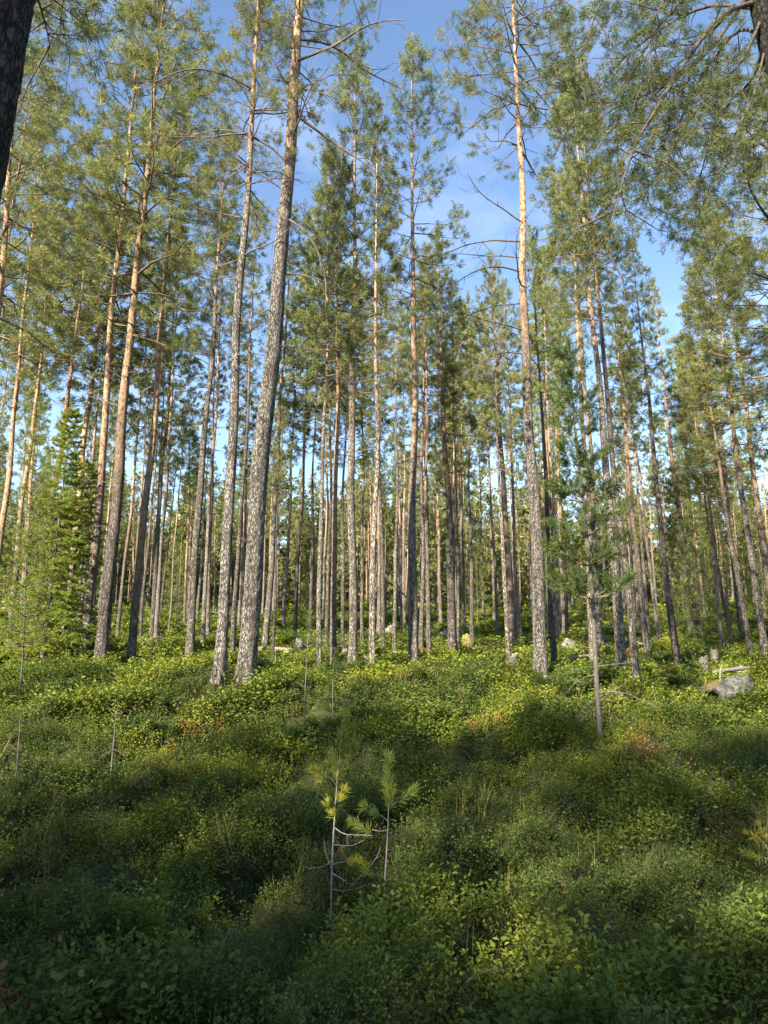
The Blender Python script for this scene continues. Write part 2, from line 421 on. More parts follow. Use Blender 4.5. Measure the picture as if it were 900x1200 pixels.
def crown_geo(seed, L=7.0, R=1.35, lod=1, fill=.85, whorl=.42, flat=False):
    rg = np.random.default_rng(seed)
    wood, ndl = Geo(), Geo()
    T = {0: dict(k=52, L=.08, w=.0058, shoot=.15, spread=.85), 1: dict(k=38, L=.10, w=.0092, shoot=.16, spread=.9),
         2: dict(k=22, L=.15, w=.024, shoot=.2, spread=.95), 3: dict(k=7, L=.3, w=.11, shoot=.3, spread=.9)}[lod]
    step = {0: .15, 1: .17, 2: .25, 3: .45}[lod]
    z = 0.0
    lopsided = rg.uniform(0, 6.28)
    while z < L - .15:
        t = z / L
        prof = (.55 + .45 * min(1, t / .22)) * (1 - t) ** .62 + .05
        nb = int(rg.integers(4, 7)) if lod < 2 else int(rg.integers(3, 5))
        a0 = rg.uniform(0, 6.28)
        for b in range(nb):
            if rg.random() < .12: continue
            az = a0 + b * 2 * math.pi / nb + rg.normal(0, .28)
            ln = max(.22, R * prof * rg.uniform(.6, 1.2) * (1 + .2 * math.cos(az - lopsided)))
            el = math.radians(-14 + 66 * t ** .9 + rg.normal(0, 9))
            d = np.array([math.cos(az) * math.cos(el), math.sin(az) * math.cos(el), math.sin(el)])
            p0 = np.array([0, 0, z + rg.uniform(-.1, .1)])
            p1 = p0 + d * ln * .35 + rg.normal(0, .03, 3)
            p2 = p1 + unit(d + rg.normal(0, .16, 3) + [0, 0, -.06 if t < .3 else .06]) * ln * .35
            p3 = p2 + unit(d + rg.normal(0, .2, 3) + [0, 0, .3]) * ln * .3
            low = t < .10
            add_bough(wood, ndl, [p0, p1, p2, p3], .008 + .009 * ln * (1.1 - t), rg, step, .44 + .18 * (1 - t), .30 if not low else .5, T, fill * (.55 if low else 1), 4 if lod < 2 else 3, twigs=lod < 3)
        z += whorl * rg.uniform(.7, 1.25) * (1.15 - .45 * t)
    tp = [[0, 0, L - .02], [.03, 0, L - .2], [-.04, .03, L - .3]]; td = [[0, 0, 1], [.5, 0, 1], [-.5, .2, 1]]
    needles(ndl, tp, td, T['k'] * 2, T['L'], T['w'], T['shoot'] * 1.6, T['spread'], needle_cols(3, rg), rg)
    return wood, ndl
CROWN_L = 7.0
CROWNS = {}
for lod, seeds in ((0, (11, 12, 13)), (1, (21, 22, 23, 24, 25)), (2, (31, 32, 33, 34, 35, 36)), ):
    CROWNS[lod] = []
    for s in seeds:
        w, n = crown_geo(s, CROWN_L, 1.35, lod, fill=.9)
        CROWNS[lod].append((n.mesh('crown_needles', M_NEEDLE), w.mesh('crown_boughs', M_BOUGH)))

def dead_branch_geo(seed, L=1.6, droop=.25, tw=7):
    rg = np.random.default_rng(seed); g = Geo()
    pts = [np.zeros(3)]; d = np.array([1, 0, .15]); p = np.zeros(3)
    n = 7
    for k in range(n):
        d = unit(d + np.array([0, rg.normal(0, .13), -droop * .35 + rg.normal(0, .10)]) + (np.array([0, 0, .12]) if k > 4 else 0))
        p = p + d * L / n; pts.append(p)
    P = bez(pts, 14); R = np.linspace(.020, .0045, 14) * (L / 1.6) ** .6
    tube(g, P, R, 5)
    for k in range(tw):
        i = int(rg.integers(4, 13)); q = P[i]; dd = unit(P[i] - P[i - 1])
        e = unit(dd * .6 + rg.normal(0, .5, 3) + [0, 0, -.1]); l = L * rg.uniform(.1, .38)
        m = q + e * l * .5 + rg.normal(0, .03, 3); f = m + unit(e + rg.normal(0, .35, 3)) * l * .5
        tube(g, [q, m, f], [R[i] * .55, R[i] * .4, .0022], 3, cap=False)
        for _ in range(2):
            h = q + (f - q) * rg.uniform(.4, .9); tube(g, [h, h + unit(e + rg.normal(0, .7, 3)) * l * .35], [.0028, .0018], 3, cap=False)
    return g
DEADS = [dead_branch_geo(100 + k, L, dr).mesh('dead_branch', M_DEAD) for k, (L, dr) in enumerate(((1.5, .25), (1.9, .35), (1.2, .1), (2.3, .4), (1.0, .3), (1.7, -.05), (.7, .2), (2.5, .5)))]
def snags_geo(seed, z0, z1, n, Lmax):
    """the bare dead twigs standing out all round the stem below the crown"""
    rg = np.random.default_rng(seed); g = Geo()
    for _ in range(n):
        z = rg.uniform(z0, z1) ** 1.0; az = rg.uniform(0, 6.28); L = rg.uniform(.15, 1) ** 1.6 * Lmax * (.35 + .65 * (z - z0) / (z1 - z0))
        d = np.array([math.cos(az), math.sin(az), rg.normal(-.05, .2)])
        p0 = np.array([0, 0, z]); p1 = p0 + d * L * .5 + rg.normal(0, .03, 3); p2 = p1 + unit(d + rg.normal(0, .25, 3) + [0, 0, -.1]) * L * .5
        tube(g, [p0, p1, p2], [.011, .008, .003], 3, cap=False)
        for _k in range(3):
            u = rg.uniform(.3, .95); q = p0 + (p2 - p0) * u
            tube(g, [q, q + unit(d + rg.normal(0, .7, 3)) * L * rg.uniform(.12, .35)], [.004, .002], 3, cap=False)
    return g
SNAGS = [snags_geo(200 + k, 0, 5, n, 1.25).mesh('dead_twigs', M_DEAD) for k, n in enumerate((26, 34, 20, 30))]
SNAGS_FAR = [snags_geo(220 + k, 0, 5, n, 1.2).mesh('dead_twigs', M_DEAD) for k, n in enumerate((10, 13))]

def trunk_mesh(H, D, e, seed, sides, rings, mat, sway=.05, flare=.36):
    rg = np.random.default_rng(seed)
    z = np.concatenate([[-.35], np.linspace(0, 1, rings) ** 1.15 * H])
    ph = rg.uniform(0, 6.28, 4); t = np.clip(z / H, 0, 1)
    env = np.sin(np.pi * np.minimum(t * 1.4, 1))
    x = sway * env * (np.sin(z * .55 + ph[0]) + .4 * np.sin(z * 1.5 + ph[1])); y = sway * env * (np.sin(z * .5 + ph[2]) + .4 * np.sin(z * 1.4 + ph[3]))
    r = D / 2 * np.maximum(.03, (1 - .97 * t ** e)) * (1 + flare * np.exp(-np.maximum(z, -.1) / .22)) * (1 + .02 * np.sin(z * 3 + ph[0]))
    P = np.stack([x, y, z], 1)
    a = np.arange(sides) * 2 * math.pi / sides
    lob = 1 + .04 * np.sin(2 * a + ph[1]) + .03 * np.sin(3 * a + ph[2])
    root = np.exp(-np.maximum(z, -.1) / .28)[:, None] * (.16 * np.sin(4 * a + ph[3]) + .10 * np.sin(7 * a + ph[2]))[None, :]
    nz_ = rg.normal(0, .02 if sides > 20 else .018 if sides > 10 else .01, (len(z), sides))
    if sides > 20:                # plates a few rings tall
        pl = rg.normal(0, .026, (len(z) // 3 + 2, sides)); nz_ = nz_ + np.repeat(pl, 3, 0)[:len(z)]
        nz_ *= np.clip(1.25 - z / H * 1.4, .25, 1)[:, None]
    rr = r[:, None] * lob[None, :] * (1 + root + nz_)
    V = np.stack([P[:, 0, None] + np.cos(a) * rr, P[:, 1, None] + np.sin(a) * rr, np.repeat(z[:, None], sides, 1)], -1)
    g = Geo(); n = len(z)
    i = np.arange(n - 1)[:, None] * sides; j = np.arange(sides)[None, :]; j2 = (j + 1) % sides
    g.add(V.reshape(-1, 3), np.stack([i + j, i + j2, i + sides + j2, i + sides + j], -1).reshape(-1, 4))
    g.add(np.concatenate([V[-1], [[x[-1], y[-1], H + .05]]]), [[k, (k + 1) % sides, sides] for k in range(sides)])
    return g.mesh('trunk', mat), lambda h: (float(np.interp(h, z, x)), float(np.interp(h, z, y)), float(np.interp(h, z, r)))

NTREE = [0]
def pine(base, axis_x, axis_y, H, D, label, group='pines of the forest', e=1.15, crown_from=.5, crown_r=1.0, lod=1, mat=None, sides=12, rings=34, snags=True, dead=(), sway=.05, seed=None, snag_from=.22):
    NTREE[0] += 1; k = NTREE[0] if seed is None else seed
    rg = np.random.default_rng(1000 + k)
    t = empty('pine_tree', base)
    t.rotation_euler = (-axis_y, axis_x, rg.uniform(0, 0.001))
    tag(t, label, 'pine tree', group)
    me, axis = trunk_mesh(H, D, e, k, sides, rings, mat or M_BARK, sway)
    link('trunk', me, t)
    z0 = H * crown_from
    s = (H - z0) / CROWN_L
    nm, wm = CROWNS[lod][int(rg.integers(len(CROWNS[lod])))]
    ax = axis(z0 + .4 * (H - z0))
    c = link('crown', nm, t, (ax[0], ax[1], z0)); c.scale = (s * crown_r * rg.uniform(.95, 1.1), s * crown_r * rg.uniform(.95, 1.1), s)
    c.rotation_euler = (0, 0, rg.uniform(0, 6.28))
    tag(link('branchwork', wm, c), kind='stuff')
    if snags:
        zs = H * snag_from; S = SNAGS if lod < 2 else SNAGS_FAR
        o = link('dead_twigs', S[int(rg.integers(len(S)))], t, (ax[0], ax[1], zs)); q = (z0 + .8 - zs) / 5.0
        o['kind'] = 'stuff'; o.scale = (.8, .8, q); o.rotation_euler = (0, 0, rg.uniform(0, 6.28))
    for (h, az, idx, sc, tilt) in dead:
        a = axis(h)
        b = link('dead_branch', DEADS[idx], t, (a[0] + math.cos(az) * a[2] * .7, a[1] + math.sin(az) * a[2] * .7, h))
        b.rotation_euler = (0, -tilt, az); b.scale = (sc, sc, sc)
    return t

def place(bx, by, tx, ty):
    b = ground_at(bx, by)
    q = pp(tx, ty, b[1])
    return b, math.atan2(q[0] - b[0], q[2] - b[2]), q
def top_h(b, row):
    return max(5.0, pp(450, row, b[1])[2] - b[2])
R_ = math.radians
# measured trees: base pixel, second pixel on the stem, width in px at the base, row of the top, ...
A_dead = [(9.2, R_(170), 3, 1.0, .9), (10.2, R_(20), 7, 1.05, -.2), (8.0, R_(-20), 3, .9, -.5), (8.6, R_(195), 1, .8, .7), (11.3, R_(-35), 7, 1.1, .1), (10.8, R_(150), 5, 1.0, .6), (7.0, R_(5), 1, .7, .1), (11.8, R_(10), 3, 1.1, .35), (6.2, R_(120), 6, .8, .2), (9.6, R_(-60), 0, 1.0, .2)]
K_dead = [(10.3, R_(178), 7, .95, .25), (9.5, R_(190), 3, 1.0, .25), (8.7, R_(170), 7, .85, .15), (8.0, R_(200), 1, 1.1, .35), (7.4, R_(182), 3, .8, .2), (9.9, R_(150), 1, 1.0, .6), (10.8, R_(210), 0, 1.2, .3), (7.9, R_(20), 6, .9, .2), (10.0, R_(-10), 4, 1, .3), (6.4, R_(185), 4, .9, .15), (9.1, R_(240), 5, 1, .2)]
B_dead = [(9.5, R_(170), 1, .9, .3), (8.7, R_(15), 4, 1, .3), (10.4, R_(200), 3, .9, .3), (7.8, R_(190), 0, .8, .1), (7.1, R_(-15), 2, 1, .2), (9.9, R_(30), 5, .9, .2)]
C_dead = [(4.3, R_(175), 4, .9, .35), (3.3, R_(185), 6, 1, .1), (5.6, R_(30), 5, .8, .7), (6.3, R_(160), 0, .9, .3), (7.1, R_(15), 2, .9, .5), (5.0, R_(0), 4, .5, .2), (7.8, R_(185), 1, .8, .3)]
TREES = [
 # bx, by, tx, ty, w, top, label, options
 (287, 806, 352, 0, 23.5, -230, 'thickest grey scaly pine, left of centre, leaning right and out of the frame top', dict(e=2.0, crown_from=.62, lod=0, mat=M_BARK_GREY, sides=32, rings=260, dead=A_dead, crown_r=1.1)),
 (257, 795, 303, 0, 14, -120, 'grey straight pine close on the left of the thickest pine', dict(e=1.6, crown_from=.58, lod=0, mat=M_BARK_GREY, sides=26, rings=200, dead=B_dead)),
 (116, 788, 186, 60, 15.5, -60, 'rough scaly pine with sun-bleached lower bark, right stem of the leaning pair on the left', dict(e=1.2, crown_from=.42, lod=0, mat=M_BARK, sides=26, rings=200, dead=C_dead, crown_r=1.25)),
 (97, 783, 151, 170, 11.5, -20, 'dark ruddy pine, left stem of the leaning pair on the left', dict(e=1.3, crown_from=.45, lod=1, mat=M_BARK_RED, sides=22, rings=160, crown_r=1.15)),
 (153, 779, 205, 200, 11, 60, 'smooth light-brown pine just right of the leaning pair', dict(e=1.2, crown_from=.6, mat=M_BARK_RED)),
 (221, 779, 259, 250, 11, 140, 'ruddy-topped pine midway between the leaning pair and the two grey pines', dict(crown_from=.55)),
 (485, 787, 483, 210, 13, 50, 'straight upright scaly pine in the middle with a tall airy crown', dict(crown_from=.55, crown_r=.95, mat=M_BARK)),
 (413, 785, 416, 100, 11, 72, 'tall pine half pale and half dark, under the highest crown of the centre cluster', dict(crown_from=.48, crown_r=1.0, e=1.5)),
 (436, 785, 441, 260, 8, 120, 'thin dark stem beside a small stump, just left of the straight middle pine', dict(crown_from=.55, crown_r=.8)),
 (531, 771, 514, 330, 11, 268, 'dark straight pine whose foot meets the slanting dead pole', dict(crown_from=.62, crown_r=.9, mat=M_BARK_RED)),
 (634, 797, 601, 0, 17.5, -170, 'thick grey pine with crooked bare limbs reaching left, right of centre', dict(e=.95, crown_from=.585, lod=0, mat=M_BARK_GREY, sides=30, rings=210, dead=K_dead, crown_r=1.35)),
 (747, 811, 705, 380, 10, 80, 'slim pine, right-hand stem of the crowded trio behind the young pine', dict(crown_from=.58)),
 (731, 800, 695, 385, 14, 88, 'broad-footed pine, middle stem of the crowded trio behind the young pine', dict(crown_from=.55, e=1.1)),
 (696, 784, 673, 300, 9, 180, 'pale sunlit stem directly behind the young pine', dict(crown_from=.6, crown_r=.85)),
 (704, 764, 681, 385, 8, 190, 'slim stem half hidden behind the young pine, left of the broad-footed pine', dict(crown_from=.6, crown_r=.8)),
 (795, 783, 750, 380, 9, 285, 'orange-barked slender pine right of the trio, a low bright hummock at its foot', dict(crown_from=.6, mat=M_BARK_RED, crown_r=.85)),
 (811, 748, 775, 420, 8, 330, 'slender dark-footed pine leaning left beside the right-hand patch of open sky', dict(crown_from=.68, crown_r=.8)),
 (759, 773, 728, 450, 8, 320, 'dark grey slim pine between the trio and the orange-barked slender pine', dict(crown_from=.6, crown_r=.8)),
 (882, 776, 846, 560, 7, 330, 'orange-brown slim pine near the right edge, left of the darkest right-hand stem', dict(crown_from=.48, mat=M_BARK_RED)),
 (898, 777, 866, 540, 9, 240, 'darkest slim pine at the right edge', dict(crown_from=.45, crown_r=1.1)),
 (849, 772, 832, 633, 5, 420, 'thin pale stem left of two thin ruddy stems near the right edge', dict(crown_from=.45)),
 (859, 769, 838, 629, 5, 400, 'thin ruddy leaning stem right of the thin pale stem near the right edge', dict(crown_from=.5, mat=M_BARK_RED)),
 (774, 758, 763, 673, 5, 380, 'dim slim stem behind the gap right of the trio', dict(crown_from=.55)),
 (596, 790, 589, 625, 6, 330, 'thin sunlit stem standing beside the stump left of the pine with crooked limbs', dict(crown_from=.5, crown_r=.8)),
 (601, 763, 581, 400, 10, 300, 'dark pine crowding the left side of the pine with crooked limbs', dict(crown_from=.5, mat=M_BARK_RED, crown_r=.9)),
 (610, 761, 598, 500, 5, 330, 'thin pale stem squeezed between the dark pine and the pine with crooked limbs', dict(crown_from=.55, crown_r=.8)),
 (651, 790, 632, 450, 8, 270, 'slim grey stem close on the right of the pine with crooked limbs', dict(crown_from=.55, crown_r=.85)),
 (655, 757, 640, 420, 6, 300, 'slim distant stem seen over the pale slab right of the pine with crooked limbs', dict(crown_from=.55)),
 (665, 755, 652, 480, 5, 330, 'slim distant stem just above the white boulder', dict(crown_from=.55)),
 (449, 769, 446, 500, 5, 330, 'thin pale stem where the slanting dead pole ends high', dict(crown_from=.55)),
 (462, 774, 464, 480, 5, 300, 'thin grey stem crossed by the slanting dead pole, left of the straight middle pine', dict(crown_from=.6, crown_r=.8)),
 (493, 767, 497, 440, 6, 290, 'slim grey stem touching the right side of the straight middle pine', dict(crown_from=.55)),
 (503, 769, 500, 460, 6, 310, 'slim ruddy stem a hand right of the straight middle pine', dict(crown_from=.55, mat=M_BARK_RED)),
 (537, 769, 532, 480, 4, 340, 'thin pale stem tucked behind the right of the pine at the dead pole foot', dict(crown_from=.5)),
 (544, 745, 541, 500, 5, 360, 'distant pale stem above the mossy rock in the centre', dict(crown_from=.5)),
 (553, 757, 551, 560, 5, 350, 'slim stem standing at the right side of the mossy rock in the centre', dict(crown_from=.5)),
 (425, 765, 424, 520, 5, 330, 'slim ruddy stem between the pale-and-dark pine and the thin dark stem', dict(crown_from=.5, mat=M_BARK_RED)),
 (474, 743, 473, 520, 4, 370, 'distant thin stem behind the grey rock left of the middle pine', dict(crown_from=.5)),
 (237, 762, 249, 540, 6, 240, 'slim dark stem between the ruddy-topped pine and the grey straight pine', dict(crown_from=.5)),
 (272, 776, 284, 560, 7, 240, 'slim grey stem squeezed between the thickest pine and its grey neighbour', dict(crown_from=.6)),
 (310, 767, 336, 370, 9, 250, 'dark grey slim pine leaning right behind the thickest pine, over the fallen log', dict(crown_from=.62, crown_r=.9)),
 (332, 735, 341, 560, 5, 350, 'distant slim stem right of the dark grey leaning pine', dict(crown_from=.5)),
 (345, 757, 354, 560, 6, 300, 'slim ruddy stem standing by the grey rock and fallen log', dict(crown_from=.5, mat=M_BARK_RED)),
 (362, 760, 368, 560, 4, 320, 'thin pale stem left of the centre cluster', dict(crown_from=.5)),
 (374, 789, 384, 300, 7, 170, 'slim dark stem at the left side of the centre cluster', dict(crown_from=.52, crown_r=.85)),
 (382, 767, 386, 560, 5, 300, 'bright sunlit thin stem in the centre cluster', dict(crown_from=.55)),
 (391, 785, 394, 400, 9, 190, 'ruddy-barked pine inside the centre cluster', dict(crown_from=.5, mat=M_BARK_RED, crown_r=.9)),
 (401, 767, 405, 520, 5, 320, 'thin stem showing through a gap of the centre cluster', dict(crown_from=.5)),
 (10, 752, 30, 572, 8, 200, 'dark pine at the left edge leaning right', dict(crown_from=.5, mat=M_BARK_RED)),
 (-12, 760, 24, 410, 8, 120, 'ruddy pine rising from beyond the left edge', dict(crown_from=.5, mat=M_BARK_RED)),
 (24, 745, 44, 473, 6, 260, 'slim stem between the left-edge pine and the spruce', dict(crown_from=.5)),
 (36, 758, 89, 391, 9, 190, 'sunlit ruddy pine rising behind the bright spruce', dict(crown_from=.52, mat=M_BARK_RED)),
 (76, 752, 110, 420, 10, 170, 'dark ruddy pine just right of the bright spruce', dict(crown_from=.55, mat=M_BARK_RED)),
 (92, 750, 116, 460, 5, 240, 'thin pale stem left of the leaning pair', dict(crown_from=.5)),
 (126, 752, 150, 400, 6, 220, 'slim pale-orange stem half hidden behind the rough scaly leaning pine', dict(crown_from=.55, mat=M_BARK_RED)),
 (137, 752, 152, 600, 5, 300, 'thin stem between the leaning pair and the smooth light-brown pine', dict(crown_from=.5)),
 (164, 757, 176, 600, 4, 320, 'thin grey stem close behind the smooth light-brown pine', dict(crown_from=.5)),
 (177, 752, 199, 430, 7, 260, 'dark stem of the close pair right of the smooth light-brown pine', dict(crown_from=.6)),
 (182, 757, 205, 400, 6, 250, 'bright stem of the close pair right of the smooth light-brown pine', dict(crown_from=.6, crown_r=.8)),
 (197, 747, 207, 620, 3, 420, 'very thin dark stem left of the ruddy-topped pine', dict(crown_from=.5)),
 (319, 780, 327, 600, 4, 470, 'very thin sapling-like stem right of the thickest pine', dict(crown_from=.6, crown_r=.7)),
 (870, 755, 850, 560, 6, 380, 'dim slim stem behind the right-hand boulder', dict(crown_from=.4)),
 (836, 752, 820, 600, 4, 400, 'thin stem rising from behind the two right-hand stumps', dict(crown_from=.4)),
 (820, 745, 806, 560, 5, 410, 'thin orange stem right of the slender dark-footed pine', dict(crown_from=.4, mat=M_BARK_RED)),
]
placed = []
LAND = {}
for n, (bx, by, tx, ty, w, top, label, kw) in enumerate(TREES):
    b, lean, q = place(bx, by, tx, ty)
    H = top_h(b, top) / math.cos(lean)
    depth = b[1] * CP + (b[2] - EYE) * SP
    D = w / FPX * depth * .92
    kw = dict(kw)
    if 'mat' not in kw and any(q_ in label for q_ in ('pale', 'bright', 'sunlit', 'ruddy-topped', 'middle')): kw['mat'] = M_BARK_SUNLIT  # brighter stems take the bark with sunshine in its colour
    if 'lod' not in kw: kw['lod'] = 1 if b[1] < 24 else 2
    pine(tuple(b), lean, 0.0, H, D, label, **kw)
    placed.append((b[0], b[1]))
    print('tree', n, 'd=%.1f H=%.1f D=%.2f lean=%.1f' % (b[1], H, D, math.degrees(lean)))
    LAND[label] = b

# the two near pines whose stems cut the top corners
def corner_stem(p1, p2, Yp):
    a, b = pp(*p1, Yp), pp(*p2, Yp)
    d = unit(b - a)
    q = a.copy()
    for _ in range(60):
        gz = float(hgt(q[0], q[1])); q = q - d * (q[2] - gz) / d[2]
    return np.array([q[0], q[1], float(hgt(q[0], q[1]))]), math.atan2(d[0], d[2])
b, lean = corner_stem((-22, 160), (12, 0), 3.4)
near_left = pine(tuple(b), lean, 0, 17, .34, 'near dark pine whose out-of-frame stem cuts the top left corner', lod=0, crown_from=.62, mat=M_BARK_SHADED, sides=36, rings=260, e=1.6, sway=.02, snags=False)
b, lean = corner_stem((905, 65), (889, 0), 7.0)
near_right = pine(tuple(b), lean, 0, 17.5, .30, 'near dark pine at the top right corner with boughs hanging into the sky', lod=0, crown_from=.62, mat=M_BARK_SHADED, sides=24, rings=120, e=1.6, sway=.02, snags=False, crown_r=1.2)
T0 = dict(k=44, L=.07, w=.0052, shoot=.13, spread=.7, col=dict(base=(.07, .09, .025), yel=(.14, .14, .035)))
bpy.context.view_layer.update()
def hanging(tree, pts, r0, seed, step=.13, tl=.45, start=.2, fill=1.0):
    w, n = Geo(), Geo(); rg = np.random.default_rng(seed)
    P = bez([pp(*p) for p in pts], 16)
    inv = np.array(tree.matrix_world.inverted())
    P = P @ inv[:3, :3].T + inv[:3, 3]
    add_bough(w, n, P, r0, rg, step, tl, start, T0, fill, 6, up=-.05)
    # second-order twigs: a bough carries side boughs of its own
    for k in range(4, 15, 2):
        d = unit(P[k] - P[k - 1]); s = 1 if (k // 2) % 2 else -1
        side = unit(np.cross(d, [0, 1, 0])) * s
        L = rg.uniform(.5, 1.0)
        p1 = P[k] + unit(d * .7 + side * .7 + rg.normal(0, .25, 3)) * L * .5; p2 = p1 + unit(d * .6 + side * .4 + rg.normal(0, .3, 3) + [0, 0, -.25]) * L * .5
        add_bough(w, n, [P[k], p1, p2], r0 * .4, rg, step, tl * .8, .25, T0, fill, 4, up=0)
    bo = link('bough', w.mesh('bough', M_BOUGH_SHADED), tree)
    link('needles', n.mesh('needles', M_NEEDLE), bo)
for k, (pts, r0, st, tl) in enumerate((
    ([(888, 2, 7.0), (845, 18, 6.7), (800, 78, 6.3), (765, 135, 6.0), (742, 175, 5.8), (716, 262, 5.6), (702, 300, 5.5)], .032, .16, .5),
    ([(886, -10, 7.0), (840, 30, 6.9), (806, 95, 6.7), (790, 128, 6.6), (772, 190, 6.5)], .026, .14, .45),
    ([(893, 20, 7.0), (870, 70, 6.6), (838, 105, 6.3), (800, 150, 6.1), (770, 215, 6.0)], .02, .12, .5),
    ([(888, -50, 7.0), (830, -30, 6.5), (775, 5, 6.2), (762, 70, 6.1), (765, 130, 6.1)], .024, .13, .5),
    ([(888, -70, 7.0), (790, -60, 6.4), (720, -20, 6.0), (690, 40, 5.9), (680, 90, 5.9)], .026, .13, .5),
    ([(885, -20, 7.0), (830, 60, 7.2), (760, 110, 7.4), (700, 120, 7.5), (650, 100, 7.6)], .024, .13, .5),
    ([(890, 10, 7.0), (820, 10, 7.6), (740, 60, 8.0), (680, 130, 8.2), (655, 170, 8.3)], .024, .12, .5),
    ([(894, 40, 7.0), (860, 40, 7.4), (810, 110, 7.7), (780, 190, 7.8), (745, 235, 7.9)], .022, .11, .5),
    ([(890, -20, 7.0), (800, 0, 6.9), (730, 110, 6.8), (725, 200, 6.7), (738, 262, 6.7)], .022, .12, .45),
    ([(898, 50, 7.0), (880, 95, 7.6), (855, 120, 7.9), (825, 190, 8.1), (815, 260, 8.2)], .02, .11, .5),
    ([(896, 60, 7.0), (880, 120, 6.6), (850, 180, 6.4), (830, 235, 6.3)], .016, .13, .4),
    )):
    hanging(near_right, pts, r0, 300 + k, st, tl)
for k, (pts, r0, st, tl) in enumerate((
    ([(12, -40, 3.4), (40, -10, 4.2), (52, 25, 4.8), (60, 60, 5.2)], .02, .12, .4),
    ([(5, -60, 3.4), (60, -60, 4.6), (75, -20, 5.4), (70, 30, 5.8)], .02, .12, .4),
    )):
    hanging(near_left, pts, r0, 330 + k, st, tl)
# right-hand pines that stand just outside the frame and lean their crowns in
side_specs = [
 (972, 812, 940, 300, 13, -40, 'pine beyond the right edge holding a crooked dark limb into the frame', dict(crown_from=.40, crown_r=1.3, lod=0, mat=M_BARK_RED)),
 (945, 790, 915, 400, 10, 110, 'orange-stemmed pine beyond the right edge with a broad sunlit crown', dict(crown_from=.42, crown_r=1.05, lod=1, mat=M_BARK_RED)),
 (915, 770, 891, 600, 8, 250, 'slim pine at the right edge behind the darkest slim stem', dict(crown_from=.42, crown_r=1.2, lod=1)),
 (-45, 790, 15, 150, 13, -90, 'reddish pine in the left edge with shaded dark boughs', dict(crown_from=.45, crown_r=1.2, lod=0, mat=M_BARK_RED)),
 (-60, 770, -10, 420, 10, 60, 'pine outside the left edge whose boughs hang into the upper left', dict(crown_from=.45, crown_r=1.2, lod=1)),
]
SIDE = []
for n, (bx, by, tx, ty, w, top, label, kw) in enumerate(side_specs):
    b, lean, q = place(bx, by, tx, ty)
    H = top_h(b, top) / math.cos(lean); depth = b[1] * CP + (b[2] - EYE) * SP
    SIDE.append(pine(tuple(b), lean, 0, H, w / FPX * depth, label, **kw)); placed.append((b[0], b[1]))
    print('side', n, 'd=%.1f H=%.1f' % (b[1], H))
bpy.context.view_layer.update()
yb = SIDE[0].location.y
hanging(SIDE[0], [(905, 262, yb), (888, 238, yb - .4), (878, 215, yb - .7), (883, 188, yb - .9)], .03, 351, .25, .35, .5, .5)
hanging(SIDE[0], [(906, 130, yb), (880, 165, yb - .5), (850, 195, yb - .9), (815, 235, yb - 1.1), (800, 245, yb - 1.2)], .028, 352, .14, .5, .25)
hanging(SIDE[0], [(908, 330, yb), (880, 320, yb - .4), (850, 330, yb - .7), (822, 350, yb - .9)], .024, 353, .14, .45, .3)

# ------------------------------------------------------------------ far ranks of pines
marks = [(-80, 'the left edge'), (106, 'the leaning pair'), (221, 'the ruddy-topped pine'), (287, 'the thickest pine'), (413, 'the pale-and-dark pine'),
         (485, 'the straight middle pine'), (531, 'the dead-pole pine'), (634, 'the crooked-limbed pine'), (740, 'the crowded trio'), (795, 'the orange slender pine'), (990, 'the right edge')]
def gap_of(x, y):
    px, py = to_px((x, y, float(hgt(x, y)) + 1))
    for (a, an), (b_, bn) in zip(marks, marks[1:]):
        if a <= px < b_: return an, bn
    return None
# clearings seen as open sky: no crown tall enough to fill them
OPEN = ((774, 838, 470), (326, 352, 330), (520, 560, 300), (632, 660, 300))
def blocks_sky(x, y, H):
    z = float(hgt(x, y)); tx, ty = to_px((x, y, z + H)); hx = 820 / max(y, 5) * .9
    return any(a - hx < tx < b_ + hx and ty < c for a, b_, c in OPEN)
fr = np.random.default_rng(41)
cand = 0; nf = 0
while nf < 195 and cand < 20000:
    cand += 1
    y = 24 + 66 * fr.random() ** .85
    x = fr.uniform(-1, 1) * (.60 * y + 1.5)
    if any((x - a) ** 2 + (y - b_) ** 2 < (1.5 + .004 * y) ** 2 for a, b_ in placed): continue
    if blocks_sky(x, y, 14): continue
    gp = gap_of(x, y)
    if gp is None: continue
    tier = 'slim mid-distance pine' if y < 48 else 'far thin pine'
    lab = '%s between %s and %s' % (tier, gp[0], gp[1])
    H = fr.uniform(11.5, 16.5) * (1 if y < 48 else .95)
    if blocks_sky(x, y, H): H = 13
    pine((x, y, float(hgt(x, y))), fr.normal(0, .022), fr.normal(0, .012), H, fr.uniform(.11, .23), lab, group=lab.replace('slim pine', 'slim pines').replace('far thin pine', 'far thin pines'),
         e=1.3, crown_from=fr.uniform(.52, .7) if y < 50 else fr.uniform(.44, .64), crown_r=fr.uniform(.75, 1.0), lod=2, mat=(M_BARK, M_BARK_RED, M_BARK_SUNLIT)[int(fr.choice(3, p=(.25, .3, .45)))], sides=8, rings=12, snags=y < 55, sway=.04)
    placed.append((x, y)); nf += 1
print('far pines', nf)

